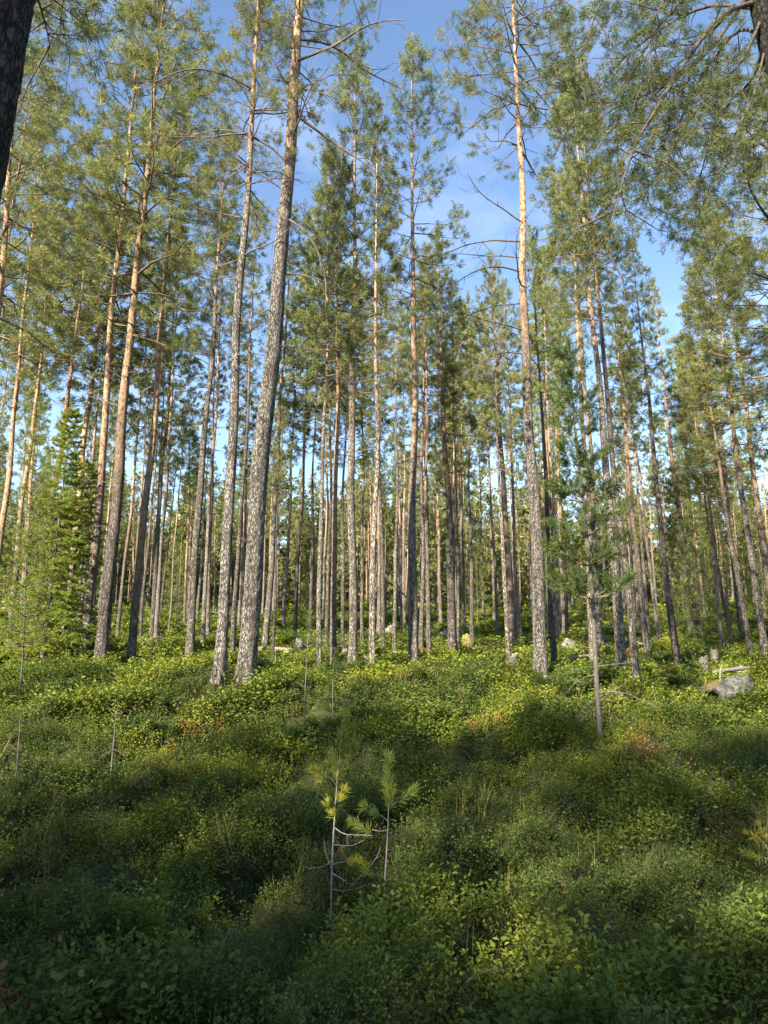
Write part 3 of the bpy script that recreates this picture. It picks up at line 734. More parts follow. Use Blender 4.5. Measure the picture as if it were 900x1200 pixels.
# the wood beyond, one mass
w3 = [crown_geo(400 + k, CROWN_L, 1.4, 3, fill=.95, whorl=.6) for k in range(4)]
tpl = []
for w, n in w3:
    tpl.append((np.concatenate(n.v), n.f, np.concatenate(n.c)))
fg, ft = Geo(), Geo()
m = 0
while m < 1650:
    y = 55 + 120 * fr.random() ** .75; x = fr.uniform(-1, 1) * (.62 * y + 4)
    z = float(hgt(x, y)); H = fr.uniform(10, 16)
    while blocks_sky(x, y, H): H -= 1
    low = fr.random() < .45 or m > 700
    if m > 700: y = fr.uniform(85, 180); x = fr.uniform(-1, 1) * (.62 * y + 4); z = float(hgt(x, y))
    if low: H *= fr.uniform(.25, .55) if m <= 700 else fr.uniform(.4, .85)
    v, f, c = tpl[int(fr.integers(4))]
    s = H * (.6 if not low else .92) / CROWN_L; a = fr.uniform(0, 6.28); ca, sa = math.cos(a), math.sin(a)
    V = np.stack([(v[:, 0] * ca - v[:, 1] * sa) * s * 1.1 + x, (v[:, 0] * sa + v[:, 1] * ca) * s * 1.1 + y, v[:, 2] * s + z + H - s * CROWN_L], 1)
    sh = fr.uniform(.8, 1.2)
    fg.add(V, np.concatenate(f), c * sh)
    r = fr.uniform(.06, .12)
    tube(ft, [[x, y, z - .3], [x + fr.normal(0, .1), y, z + H * .5], [x + fr.normal(0, .15), y, z + H]], [r, r * .75, .02], 5)
    m += 1
far_t = link('distant_woods', ft.mesh('distant_woods', M_BARK_SUNLIT)); tag(far_t, 'distant pine wood closing the view behind the far thin stems', 'woods', kind='stuff')
far_c = link('foliage', fg.mesh('distant_foliage', M_NEEDLE), far_t); far_c['kind'] = 'stuff'

# unseen pines behind the viewpoint, heights set by where their shade should end
bs = np.random.default_rng(9)
SU = np.array([-math.sin(SUN_AZ), -math.cos(SUN_AZ)]); SV = np.array([-SU[1], SU[0]])
BEHIND = []
for u, v, edge in ((-16, -5, 4.8), (-16.5, -2.4, 4.4), (-15.5, 0, 4.2), (-16.5, 2.4, 4.0), (-16, 4.8, 5.4), (-15.5, 7.2, 4.4), (-16.5, 9.6, 3.4), (-15.8, 12.4, 2.6),
                (-20, -3.8, 4.8), (-19.5, -1.2, 4.2), (-21, 1.2, 3.8), (-20, 3.6, 5.0), (-20.5, 5.8, 5.6), (-21, 8.2, 3.8), (-20.5, 10.8, 3.0),
                (-11, -2, 2.6), (-11.5, 1.0, 3.0), (-10.5, 4.4, 4), (-11, 7.4, 3.4), (-8, -.8, 2.4), (-7.5, 3, 3), (-8, 6.4, 3), (-5, 0.5, 2.2), (-5, 4.8, 2.6)):  # the short nearest ones are added to block sky light
    q = SU * u + SV * v; BEHIND.append((q[0], q[1], (edge - u) * math.tan(SUN_EL) + .2, .3))
for u, v, edge in ((-18, 3.3, 9.4), (-18.6, .9, 8.9), (-17.6, 5.6, 8.8), (-19, 11, 6.8)):  # added treetops, crowns shaped to lay shade bands on the crest
    q = SU * u + SV * v; BEHIND.append((q[0], q[1], (edge - u) * math.tan(SUN_EL) + .6, .86))
for x, y, H, cf in BEHIND:
    pine((x, y, float(hgt(x, y))), 0, 0, H, .26, 'unseen pine behind the viewpoint shading the near shrubs', group='pines behind the viewpoint', crown_from=cf, snags=cf < .5, crown_r=4.2 if cf > .5 else 1.75 if H > 12 else 2.3, lod=1, sides=10, rings=14)

# ------------------------------------------------------------------ young trees
def local(base, pts): return np.asarray(pts, float) - np.asarray(base)
TY = dict(k=60, L=.085, w=.008, shoot=.16, spread=.6, col=dict(base=(.055, .09, .022), yel=(.12, .14, .03), blue=(.04, .07, .022)))  # young pine needles, darkened in colour to stand for shade
def young_pine(base, lean, H, D, label, seed, needle_from=.38, bough=(.55, .2), dead_low=True, T=TY, cat='young pine', group=None, whorl=.30, r_mat=None):
    rg = np.random.default_rng(seed)
    t = empty('young_pine', tuple(base)); t.rotation_euler = (0, lean, 0); tag(t, label, cat, group)
    g = Geo(); z = np.linspace(-.15, H, 26)
    P = np.stack([.02 * np.sin(z * 1.7 + seed), .02 * np.cos(z * 1.3), z], 1)
    tube(g, P, D / 2 * np.clip(1 - .9 * z / H, .08, 1.1), 9, rnoise=.02); link('trunk', g.mesh('trunk', r_mat or M_BARK_YOUNG), t)
    w, n = Geo(), Geo(); zz = H * needle_from
    while zz < H - .12:
        u = (zz - H * needle_from) / (H * (1 - needle_from)); a0 = rg.uniform(0, 6.28); nb = int(rg.integers(4, 7))
        for b in range(nb):
            az = a0 + b * 6.28 / nb + rg.normal(0, .2); ln = (bough[0] * (1 - u) + bough[1] * u) * rg.uniform(.75, 1.2)
            el = R_(8 + 40 * u + rg.normal(0, 8)); d = np.array([math.cos(az) * math.cos(el), math.sin(az) * math.cos(el), math.sin(el)])
            p0 = np.array([0, 0, zz]); p1 = p0 + d * ln * .5; p2 = p1 + unit(d + [0, 0, .35] + rg.normal(0, .1, 3)) * ln * .5
            add_bough(w, n, [p0, p1, p2], .009, rg, .12, .22, .3, T, .95, 4)
        zz += whorl * rg.uniform(.85, 1.2)
    needles(n, [[0, 0, H - .25], [0, 0, H - .1]], [[0, 0, 1], [0, 0, 1]], 40, T['L'], T['w'], .25, .5, needle_cols(2, rg, **T['col']), rg)
    c = link('crown', n.mesh('crown', M_NEEDLE), t); link('branchwork', w.mesh('branchwork', M_BOUGH), c)
    return t
b, lean, q = place(707, 873, 686, 625)
YP = young_pine(b, lean, top_h(b, 440) / math.cos(lean), .066, 'bushy young pine with a bare thin grey stem, right of the pine with crooked limbs', 61, .34, (.52, .16), whorl=.36)
rg = np.random.default_rng(62)
for h in np.linspace(.4, 2.0, 17):
    o = link('dead_branch', DEADS[int(rg.integers(8))], YP, (0, 0, h)); s = rg.uniform(.18, .42); o.scale = (s, s, s); o.rotation_euler = (0, rg.uniform(-.4, .2), rg.uniform(0, 6.28))
for (h, az, s, idx) in ((.55, R_(5), .40, 5), (.5, R_(-30), .22, 2), (.42, R_(195), .26, 1)):
    o = link('dead_branch', DEADS[idx], YP, (0, 0, h)); o.scale = (s, s, s); o.rotation_euler = (0, 0, az); 
b, lean, q = place(20, 836, 26, 752)
young_pine(b, lean, top_h(b, 745), .03, 'bright green waist-high pine sapling at the left edge below the spruce', 63, .2, (.42, .15), whorl=.22, T=dict(k=22, L=.07, w=.008, shoot=.12, spread=.6, col=dict(base=(.09, .14, .025), yel=(.2, .22, .035), blue=(.07, .11, .03))))
for k, (bx, by, top, lab) in enumerate(((824, 758, 590, 'leafy low young pine behind the stumps on the right'), (858, 752, 575, 'leafy low young pine right of the stumps'), (795, 745, 610, 'leafy low young pine behind the orange-barked slender pine'),
        (895, 745, 560, 'leafy low young pine at the right edge'), (360, 742, 640, 'low young pine seen left of the centre cluster'), (560, 735, 610, 'low young pine seen right of the mossy rock'), (205, 735, 640, 'low young pine by the forest road'), (642, 742, 600, 'low young pine seen behind the white boulder'))):
    b, lean, q = place(bx, by, bx, by - 50)
    young_pine(b, 0, top_h(b, top), .06, lab, 70 + k, .12, (1.0, .25), whorl=.36, T=dict(k=8, L=.14, w=.02, shoot=.2, spread=.7, col=dict(base=(.08, .12, .025), yel=(.2, .2, .035), blue=(.07, .10, .03))))

# spruce
def spruce(base, H, label, seed, lean=R_(3), wide=1.15):
    rg = np.random.default_rng(seed); t = empty('spruce_tree', tuple(base)); t.rotation_euler = (0, lean, 0); tag(t, label, 'spruce')
    g = Geo(); z = np.linspace(-.2, H, 22); tube(g, np.stack([0 * z, 0 * z, z], 1), .055 * np.clip(1 - .95 * z / H, .04, 1), 9, rnoise=.02); link('trunk', g.mesh('trunk', M_SPRBARK), t)
    w, n = Geo(), Geo(); zz = .25
    while zz < H - .1:
        u = zz / H; nb = int(rg.integers(4, 7)); a0 = rg.uniform(0, 6.28)
        for b in range(nb):
            if rg.random() < .12: continue
            az = a0 + b * 6.28 / nb + rg.normal(0, .25); ln = (wide * (1 - u) ** .75 + .08) * rg.uniform(.6, 1.15)
            h = np.array([math.cos(az), math.sin(az), 0]); s = np.array([-h[1], h[0], 0])
            P = bez([np.array([0, 0, zz]), h * ln * .45 + [0, 0, zz - .05 * ln + .3 * u * ln], h * ln * .8 + [0, 0, zz - .22 * ln + .5 * u * ln], h * ln + [0, 0, zz - .17 * ln + .6 * u * ln]], 9)
            tube(w, P, np.linspace(.010, .002, 9) * (1.2 - u), 4, cap=False)
            tp, td = [], []
            for k in range(1, 9):
                for sg in (-1, 1):
                    L = ln * .34 * (1.2 - k / 10) * rg.uniform(.6, 1.2)
                    d = unit(h * .75 + s * sg * rg.uniform(.6, 1) + [0, 0, rg.uniform(-.3, .02)])
                    for q in np.arange(.0, max(.04, L), .05):
                        tp.append(P[k] + d * q + [0, 0, -q * q * .4]); td.append(d)
                tp.append(P[k]); td.append(P[k] - P[k - 1])
            c = needle_cols(len(tp), rg, (.15, .20, .028), (.30, .34, .05), (.09, .13, .028))
            needles(n, tp, td, 18, .042, .0095, .05, .7, c, rg)
        zz += .15 * rg.uniform(.7, 1.4)
    c = link('crown', n.mesh('crown', M_SPRUCE), t); link('branchwork', w.mesh('branchwork', M_SPRBARK), c)
b, lean, q = place(48, 784, 84, 490)
spruce(b, top_h(b, 474) / math.cos(lean), 'bright yellow-green young spruce at the left, its lower boughs dark', 81, lean, 1.0)
b = ground_at(72, 772)
spruce(b, top_h(b, 560), 'smaller dark spruce close right of the bright spruce', 82)

# ------------------------------------------------------------------ foreground saplings
def sapling(name, label, Yp, stem, rad, bare=(), tufts=(), cat='pine sapling', mat=M_DEADPALE, seed=1, nl=.075, group=None):
    """stem: pixels at distance Yp; bare: (pixel path, radius, depth offset); tufts: (px, py, aim px, aim py, colour, count, depth offset, part-of-branch path)"""
    rg = np.random.default_rng(seed)
    P = bez([pp(x, y, Yp) for x, y in stem], 18); base = P[0].copy()
    t = empty(name, tuple(base)); tag(t, label, cat, group)
    g = Geo(); P[0, 2] -= .1
    tube(g, P - base, np.linspace(rad, rad * .35, 18), 8, rnoise=.03); link('stem', g.mesh('stem', mat), t)
    for path, r, dy in bare:
        Q = bez([pp(x, y, Yp + dy * k / (len(path) - 1)) for k, (x, y) in enumerate(path)], 10) - base
        Q += rg.normal(0, .004, Q.shape) * np.linspace(0, 1, 10)[:, None]
        g = Geo(); tube(g, Q, np.linspace(r, r * .4, 10), 5)
        for _ in range(2):
            k = int(rg.integers(4, 9)); d = unit(Q[k] - Q[k - 1] + rg.normal(0, .5, 3) * .02 + rg.normal(0, .6, 3)); tube(g, [Q[k], Q[k] + d * rg.uniform(.03, .08)], [r * .4, r * .25], 3, cap=False)
        link('dead_branch', g.mesh('dead_branch', mat), t)
    GREEN = dict(base=(.12, .165, .03), yel=(.20, .23, .04), blue=(.10, .145, .035)); DARK = dict(base=(.06, .095, .022), yel=(.11, .14, .03), blue=(.05, .08, .025)); YEL = dict(base=(.36, .32, .035), yel=(.44, .37, .04), blue=(.25, .25, .035)); LIME = dict(base=(.20, .24, .03), yel=(.30, .30, .035), blue=(.16, .21, .03))
    for (x, y, ax, ay, kind, cnt, dy, path) in tufts:
        p = pp(x, y, Yp + dy) - base; a = pp(ax, ay, Yp + dy * 1.2) - base
        n = Geo(); c = {'d': DARK, 'g': GREEN, 'y': YEL, 'l': LIME}[kind]
        m_ = max(2, int(np.linalg.norm(a - p) / .03)); pts = [p + (a - p) * u for u in np.linspace(0, 1, m_)]
        needles(n, pts, [a - p] * m_, max(10, int(cnt * 2.2) // m_), nl, .0032, .02, .55, needle_cols(m_, rg, **c), rg)
        if path:
            g = Geo(); Q = bez([pp(px_, py_, Yp + dy * k / (len(path) - 1)) for k, (px_, py_) in enumerate(path)], 8) - base
            tube(g, Q, np.linspace(rad * .5, rad * .3, 8), 5); br = link('branch', g.mesh('branch', mat), t); link('needles', n.mesh('needles', M_NEEDLE), br)
        else: link('needles', n.mesh('needles', M_NEEDLE), t)
    return t
sapling('pine_sapling', 'pale-stemmed pine sapling in the foreground with yellow needle tufts and bare twigs', 5.0,
    [(388, 1068), (389, 1020), (391, 975), (394, 930), (396, 905), (400, 870), (402, 845)], .0068,
    [([(392, 970), (403, 977), (416, 979), (436, 979)], .0045, -.1), ([(391, 990), (405, 991), (415, 990), (427, 985)], .0045, .1), ([(389, 1009), (380, 1015), (368, 1017), (356, 1016)], .0045, .05),
     ([(389, 1023), (400, 1030), (408, 1035)], .004, -.2), ([(388, 1042), (400, 1044), (415, 1042), (443, 1034)], .005, .15), ([(389, 1034), (396, 1042), (401, 1046)], .0035, .2),
     ([(389, 1020), (382, 1000), (380, 985)], .003, .25), ([(410, 1040), (425, 1024), (440, 1008), (446, 992)], .003, .3)],
    [(402, 868, 405, 832, 'g', 130, 0, None), (400, 888, 402, 866, 'g', 120, 0, None), (402, 884, 412, 874, 'g', 60, -.05, None), (400, 900, 392, 886, 'g', 50, .05, None),
     (379, 915, 371, 906, 'l', 60, -.08, [(395, 922), (388, 912), (379, 909)]), (396, 906, 390, 897, 'l', 45, .04, None), (396, 940, 401, 929, 'y', 45, -.04, None),
     (393, 958, 386, 946, 'l', 70, -.05, None), (394, 917, 396, 905, 'l', 40, 0, None), (404, 1008, 413, 1008, 'y', 45, -.06, [(390, 1014), (396, 1011), (404, 1010)])], seed=91)
sapling('pine_sapling', 'dull green pine sapling with a grey stem, right of the pale-stemmed one', 4.75,
    [(449, 1085), (450, 1050), (453, 1000), (455, 960), (456, 915)], .0068,
    [([(450, 1028), (442, 1025), (435, 1024)], .004, -.1), ([(454, 996), (462, 996), (470, 998)], .003, .1)],
    [(456, 935, 455, 892, 'g', 150, 0, None), (456, 950, 456, 925, 'g', 110, 0, None), (462, 942, 482, 928, 'g', 90, .06, [(456, 948), (462, 942), (466, 938)]),
     (445, 955, 432, 948, 'g', 70, -.05, [(455, 962), (448, 957), (444, 955)]), (435, 975, 416, 965, 'g', 90, .2, [(454, 972), (445, 974), (436, 972)]), (475, 985, 486, 972, 'g', 100, .15, [(455, 975), (466, 984), (474, 984)]),
     (478, 965, 490, 955, 'g', 70, .25, None), (465, 1010, 466, 1002, 'g', 40, .05, None), (431, 1026, 428, 1017, 'l', 40, -.1, None)], seed=92)
sapling('pine_sapling', 'yellowing pine sapling bough low at the right edge', 5.6, [(906, 1022), (902, 1000), (893, 985)], .006, [],
    [(893, 988, 880, 978, 'y', 60, 0, None), (895, 1005, 876, 1000, 'l', 60, 0, [(902, 1008), (898, 1006), (893, 1004)]), (900, 985, 892, 970, 'l', 50, .1, None)], seed=93, nl=.06)
sapling('dead_sapling', 'bare grey dead sapling with a whorl of low twigs in the left foreground', 8.0, [(131, 893), (134, 862), (136, 840), (139, 822)], .011,
    [([(133, 878), (124, 884), (114, 891)], .005, .1), ([(133, 878), (142, 882), (147, 888)], .004, -.1), ([(132, 880), (122, 880), (112, 884)], .004, -.3), ([(135, 843), (140, 838), (147, 833)], .005, .1), ([(136, 840), (130, 834), (126, 828)], .004, .1), ([(133, 876), (140, 873), (147, 876)], .004, .3), ([(138, 826), (138, 815), (141, 800)], .004, 0)], seed=94, mat=M_DEAD, cat='dead sapling')
sapling('dead_sapling', 'thin bare dead stem at the far left of the shaded foreground', 7.4, [(20, 898), (22, 870), (24, 838)], .009,
    [([(24, 845), (32, 846), (43, 852)], .004, .1), ([(22, 868), (30, 863), (38, 862)], .003, .2), ([(21, 880), (14, 874), (8, 872)], .003, .1)], seed=95, mat=M_DEAD, cat='dead sapling')
sapling('pine_sapling', 'thin dark sapling stem with a tuft on top, left of the centre cluster foreground', 9.6, [(357, 836), (358, 800), (360, 765), (361, 735)], .010,
    [([(359, 790), (365, 787), (370, 780)], .005, .1), ([(358, 805), (351, 802), (346, 798)], .005, .1)],
    [(361, 745, 362, 722, 'd', 120, 0, None), (361, 752, 348, 744, 'd', 90, .1, [(361, 758), (355, 754), (350, 750)]), (362, 750, 376, 742, 'd', 90, -.1, [(361, 758), (367, 755), (373, 750)]), (362, 760, 378, 756, 'd', 70, .2, None), (360, 765, 342, 762, 'd', 80, .2, None)], seed=96, mat=M_DEAD, nl=.1)
sapling('pine_sapling', 'thin grey sapling stem just right of the taller thin sapling', 10.0, [(390, 833), (390, 805), (391, 778)], .009, [([(390, 800), (395, 797), (399, 792)], .004, .1)],
    [(391, 785, 392, 765, 'd', 100, 0, None), (391, 790, 402, 783, 'd', 60, .1, None), (391, 792, 380, 786, 'd', 60, -.1, None)], seed=97, mat=M_DEAD, nl=.1)
sapling('pine_sapling', 'small bright green seedling beside the right-hand boulder', 12.5, [(844, 797), (844, 788), (845, 780)], .02, [], [(844, 790, 845, 778, 'l', 60, 0, None), (845, 788, 850, 782, 'l', 40, .1, None), (844, 788, 838, 783, 'l', 40, .1, None)], seed=98, nl=.07, mat=M_CUT)

# ------------------------------------------------------------------ rocks, stumps, logs, twigs
CLEAR = []
def rock(name, bx, by, wpx, hpx, label, mat, seed, group='rocks on the forest floor', deep=.9, sink=.25):
    b = ground_at(bx, by); dep = b[1] * CP
    w, h = wpx / FPX * dep / 2, hpx / FPX * dep
    bm = __import__('bmesh').new(); bmesh_ = __import__('bmesh')
    bmesh_.ops.create_icosphere(bm, subdivisions=4, radius=1)
    rg = np.random.default_rng(seed); off = Vector(rg.uniform(-50, 50, 3))
    planes = [(Vector(unit(rg.normal(size=3) + [0, 0, .2])), rg.uniform(.62, .9)) for _ in range(9)]
    for v in bm.verts:
        p = v.co.copy()
        for n, d in planes:
            e = p.dot(n) - d
            if e > 0: p -= n * e * .85
        f = 1 + .20 * mnoise.fractal(p * 1.7 + off, .8, 2.0, 5) + .05 * mnoise.noise(p * 8 + off)
        v.co = Vector((p.x * w * 1.15 * f, p.y * w * deep * f, (p.z * .5 + .5 - sink * .5) * h * 1.2 * f))
    me = bpy.data.meshes.new(name); bm.to_mesh(me); bm.free()
    for p in me.polygons: p.use_smooth = True
    me.materials.append(mat)
    CLEAR.append((b[0], b[1] + w * deep * .45, w * 1.05))
    o = link(name, me, None, (b[0], b[1] + w * deep * .6, b[2] + (.10 if w < .3 else .0))); o.rotation_euler = (0, 0, rg.uniform(-.4, .4))
    return tag(o, label, 'rock' if name == 'rock' else 'boulder', group)
rock('boulder', 867, 822, 44, 27, 'grey lichened boulder with a brown mossy top at the right, under the stump', M_ROCK, 1)
rock('boulder', 845, 824, 34, 17, 'low brown moss-covered boulder joined to the left of the grey lichened boulder', M_BROWNROCK, 12)
rock('boulder', 668, 772, 17, 19, 'white upright boulder right of the pine with crooked limbs', M_PALEROCK, 2)
rock('rock', 659, 789, 12, 8, 'small pale slab right of the foot of the pine with crooked limbs', M_PALEROCK, 3)
rock('rock', 548, 765, 15, 16, 'yellow mossy rock right of the pine at the dead pole foot', M_MOSSROCK, 4)
rock('rock', 458, 748, 12, 13, 'grey rounded rock left of the straight middle pine', M_PALEROCK, 5)
rock('rock', 446, 762, 8, 9, 'small grey rock between two thin stems in the centre', M_ROCK, 6)
rock('rock', 711, 769, 14, 8, 'orange-brown mossy rock left of the broad-footed pine', M_MOSSROCK, 7)
rock('rock', 767, 761, 14, 8, 'flat grey rock behind the dark grey slim pine', M_ROCK, 8)
rock('rock', 351, 764, 10, 12, 'grey rock by the slim ruddy stem and fallen log', M_ROCK, 9)
rock('rock', 404, 772, 7, 8, 'small pale rock at the back of the centre cluster', M_PALEROCK, 10)
rock('rock', 521, 748, 9, 6, 'flat pale rock far behind the slanting dead pole', M_PALEROCK, 11)
rock('rock', 570, 768, 10, 6, 'flat grey rock in the shrubs right of the yellow mossy rock', M_ROCK, 13)
rock('rock', 78, 775, 9, 8, 'grey rock at the foot of the smaller dark spruce', M_ROCK, 14)

def stump(bx, by, wpx, hpx, label, seed, mat=M_LOG):
    b = ground_at(bx, by); dep = b[1] * CP; r = wpx / FPX * dep / 2; h = hpx / FPX * dep + .12
    CLEAR.append((b[0], b[1] - .15, r * 1.8))
    rg = np.random.default_rng(seed); sides = 18; a = np.arange(sides) * 2 * math.pi / sides
    t = empty('tree_stump', tuple(b)); tag(t, label, 'tree stump', 'old stumps')
    zs = np.array([-.15, 0, .06, .15, .4, .7, .9, 1.0]); fl = np.array([1.6, 1.5, 1.3, 1.15, 1.05, 1.0, 1.0, .97])
    lob = 1 + .10 * np.sin(4 * a + seed) + .05 * np.sin(7 * a); rim = rg.normal(0, .05, sides) + .10 * np.sin(a + seed)
    V = []
    for z, f in zip(zs, fl):
        rr = r * f * (1 + (lob - 1) * f) * (1 + rg.normal(0, .02, sides))
        V.append(np.stack([np.cos(a) * rr, np.sin(a) * rr, np.full(sides, z * h) + (rim * h if z > .85 else 0)], 1))
    g = Geo(); n = len(zs); i = np.arange(n - 1)[:, None] * sides; j = np.arange(sides)[None, :]; j2 = (j + 1) % sides
    g.add(np.concatenate(V), np.stack([i + j, i + j2, i + sides + j2, i + sides + j], -1).reshape(-1, 4)); link('bark', g.mesh('bark', mat), t)
    g = Geo(); e = V[-1]; inner = e * [.6, .6, 1] + rg.normal(0, .02 * h, e.shape) * [0, 0, 1]; c = np.array([[0, 0, e[:, 2].mean() - .03 * h]])
    g.add(np.concatenate([e, inner, c]), [[k, (k + 1) % sides, sides + (k + 1) % sides, sides + k] for k in range(sides)])
    g.add(np.concatenate([inner, c]), [[k, (k + 1) % sides, sides] for k in range(sides)]); link('cut_top', g.mesh('cut_top', M_CUT), t)
    return t
stump(602, 790, 11, 15, 'grey weathered stump left of the foot of the pine with crooked limbs', 1)
stump(826, 790, 10, 13, 'grey knee-high stump standing left of the right-hand boulder', 2)
stump(838, 778, 8, 10, 'smaller darker stump just behind the grey knee-high stump', 3)
stump(874, 804, 16, 14, 'broad pale stump on top of the right-hand boulder', 4, M_DEADPALE)
stump(430, 786, 8, 9, 'small grey stump at the foot of the thin dark stem in the centre', 5)

def log(p0, p1, r, label, seed, mat=M_LOG, cat='fallen log', name='fallen_log', lift=.0, bend=.02, name2='broken_end'):
    rg = np.random.default_rng(seed); P = np.array([p0 + (p1 - p0) * u for u in np.linspace(0, 1, 16)])
    P[:, 2] += bend * np.sin(np.linspace(0, 3.1, 16)) + (.14 if cat == 'fallen log' else 0); base = P[0].copy()
    t = empty(name, tuple(base)); tag(t, label, cat)
    g = Geo(); tube(g, P - base, np.linspace(r, r * .72, 16), 12, rnoise=.04, cap=False, rg=rg); link('bark', g.mesh('bark', mat), t)
    T = unit(P[1] - P[0])
    for q, d, rr in ((P[0], -T, r), (P[-1], T, r * .72)):
        g = Geo(); tube(g, [q - base - d * .03, q - base - d * .002, q - base + d * rr * .3], [rr * .93, rr * .9, rr * .35], 10, rnoise=.08, rg=rg); link(name2, g.mesh(name2, M_CUT), t)
    for _ in range(3):
        k = int(rg.integers(3, 14)); d = unit(np.cross(T, [0, 0, 1.0]) * rg.normal() + [0, 0, .6]); g = Geo(); tube(g, [P[k] - base, P[k] - base + d * r * 1.2, P[k] - base + (d + T * .3) * r * rg.uniform(2, 4)], [r * .2, r * .16, r * .08], 5); link('branch_stub', g.mesh('branch_stub', M_DEAD), t)
    return t
def gp(x, y, up=0.0):
    b = ground_at(x, y); return b + np.array([0, 0, up])
log(gp(300, 769, .06), gp(346, 772, .08), .085, 'mossy fallen log right of the thickest pine', 1)
log(gp(167, 764, .12), gp(190, 757, .2), .05, 'pale thin fallen log right of the smooth light-brown pine', 2, M_DEADPALE)
log(gp(171, 768, .05), gp(184, 770, .05), .12, 'short rotten mossy log under the pale thin log', 3)
log(gp(838, 803, .10), gp(915, 799, .16), .042, 'long pale fallen log running to the right edge behind the boulder', 4, M_DEADPALE)
log(gp(735, 760, .1), gp(757, 766, .1), .05, 'thin pale fallen log behind the broad-footed pine', 5, M_DEADPALE)
log(gp(668, 783, .1), gp(706, 781, .12), .035, 'thin dark fallen stick in front of the white boulder', 6)
log(gp(555, 772, .1), gp(572, 768, .1), .05, 'short pale log lying in the shrubs right of the yellow mossy rock', 7, M_DEADPALE)
# slanting dead pole leaning between the stems
b0 = gp(527, 755); b1 = pp(447, 670, b0[1] - .6)
log(b0 - [0, 0, .1], b1, .045, 'slanting thin dark dead pole leaning behind the straight middle pine', 8, M_DEAD, 'dead pole', 'dead_pole', bend=.08)

def twig(pts, r, label, seed, mat=M_DEAD, up=.06):
    rg = np.random.default_rng(seed); P = [ground_at(x, y + 14) + [0, 0, up + u] for x, y, u in pts]; P = bez(P, 14); base = P[0].copy(); g = Geo()
    r = r * .5
    tube(g, P - base, np.linspace(r, r * .4, 14), 6, rnoise=.05, rg=rg)
    for _ in range(3):
        k = int(rg.integers(3, 12)); d = unit(P[k] - P[k - 1] + rg.normal(0, .05, 3)); e = unit(d + rg.normal(0, .6, 3) + [0, 0, .3]); q = P[k] - base; L = rg.uniform(.06, .2)
        tube(g, [q, q + e * L * .5, q + unit(e + rg.normal(0, .3, 3)) * L], [r * .5, r * .35, r * .2], 4)
    o = link('fallen_twig', g.mesh('fallen_twig', mat), None, tuple(base)); tag(o, label, 'twig', 'dead twigs in the shrubs')
twig([(775, 918, .1), (786, 934, .1), (797, 940, .1)], .009, 'straight pale dead twig crossing under the hooked one at right', 1)
twig([(793, 930, .05), (797, 915, .2), (803, 909, .3), (809, 910, .3)], .010, 'hooked pale dead twig standing out of the shrubs at right', 2)
twig([(815, 985, .05), (820, 978, .15), (824, 972, .2), (838, 984, .1)], .009, 'angled grey dead twig in the sunny patch at right', 3)
twig([(708, 1118, .08), (716, 1112, .12), (728, 1112, .12)], .010, 'short forked grey twig in the shaded lower right', 4)
twig([(640, 968, .05), (660, 957, .12), (682, 954, .1)], .007, 'curved pale twig lying over the sunlit shrubs right of centre', 5)
twig([(548, 1188, .1), (575, 1180, .12), (604, 1170, .1)], .008, 'long dark twig at the bottom centre', 6, M_DEAD)
twig([(253, 1155, .1), (268, 1135, .16), (295, 1122, .16)], .007, 'arched grey twig at the bottom left of centre', 7, M_DEAD)
twig([(90, 1148, .1), (102, 1135, .15), (115, 1128, .12)], .007, 'short grey twig in the dark bottom left', 8, M_DEAD)
twig([(672, 892, .05), (690, 878, .1), (705, 880, .1)], .007, 'thin grey twig at the foot of the bushy young pine', 9)
twig([(5, 1165, .1), (14, 1140, .15), (24, 1150, .1)], .008, 'bent grey twig at the bottom left corner', 10, M_DEAD)
twig([(255, 1190, .1), (280, 1186, .14), (305, 1176, .12)], .009, 'pale knotted twig at the bottom edge left of centre', 11)

# the pale strip of a forest road far off on the left
g = Geo(); xs_ = np.linspace(-60, -11.5, 60)
yr = 58 + .05 * (xs_ + 30); L_, R2 = yr - 1.6, yr + 1.6
V = np.concatenate([np.stack([xs_, L_, hgt(xs_, L_) + .25], 1), np.stack([xs_, R2, hgt(xs_, R2) + .45], 1), np.stack([xs_, L_ - .8, hgt(xs_, L_ - .8) - .3], 1)])
n = 60
g.add(V, [[k, k + 1, n + k + 1, n + k] for k in range(n - 1)] + [[2 * n + k, 2 * n + k + 1, k + 1, k] for k in range(n - 1)])
tag(link('road', g.mesh('road', noise_mat('gravel', ((.17, .15, .125), (.24, .22, .19), (.3, .28, .25)), 3))), kind='structure')

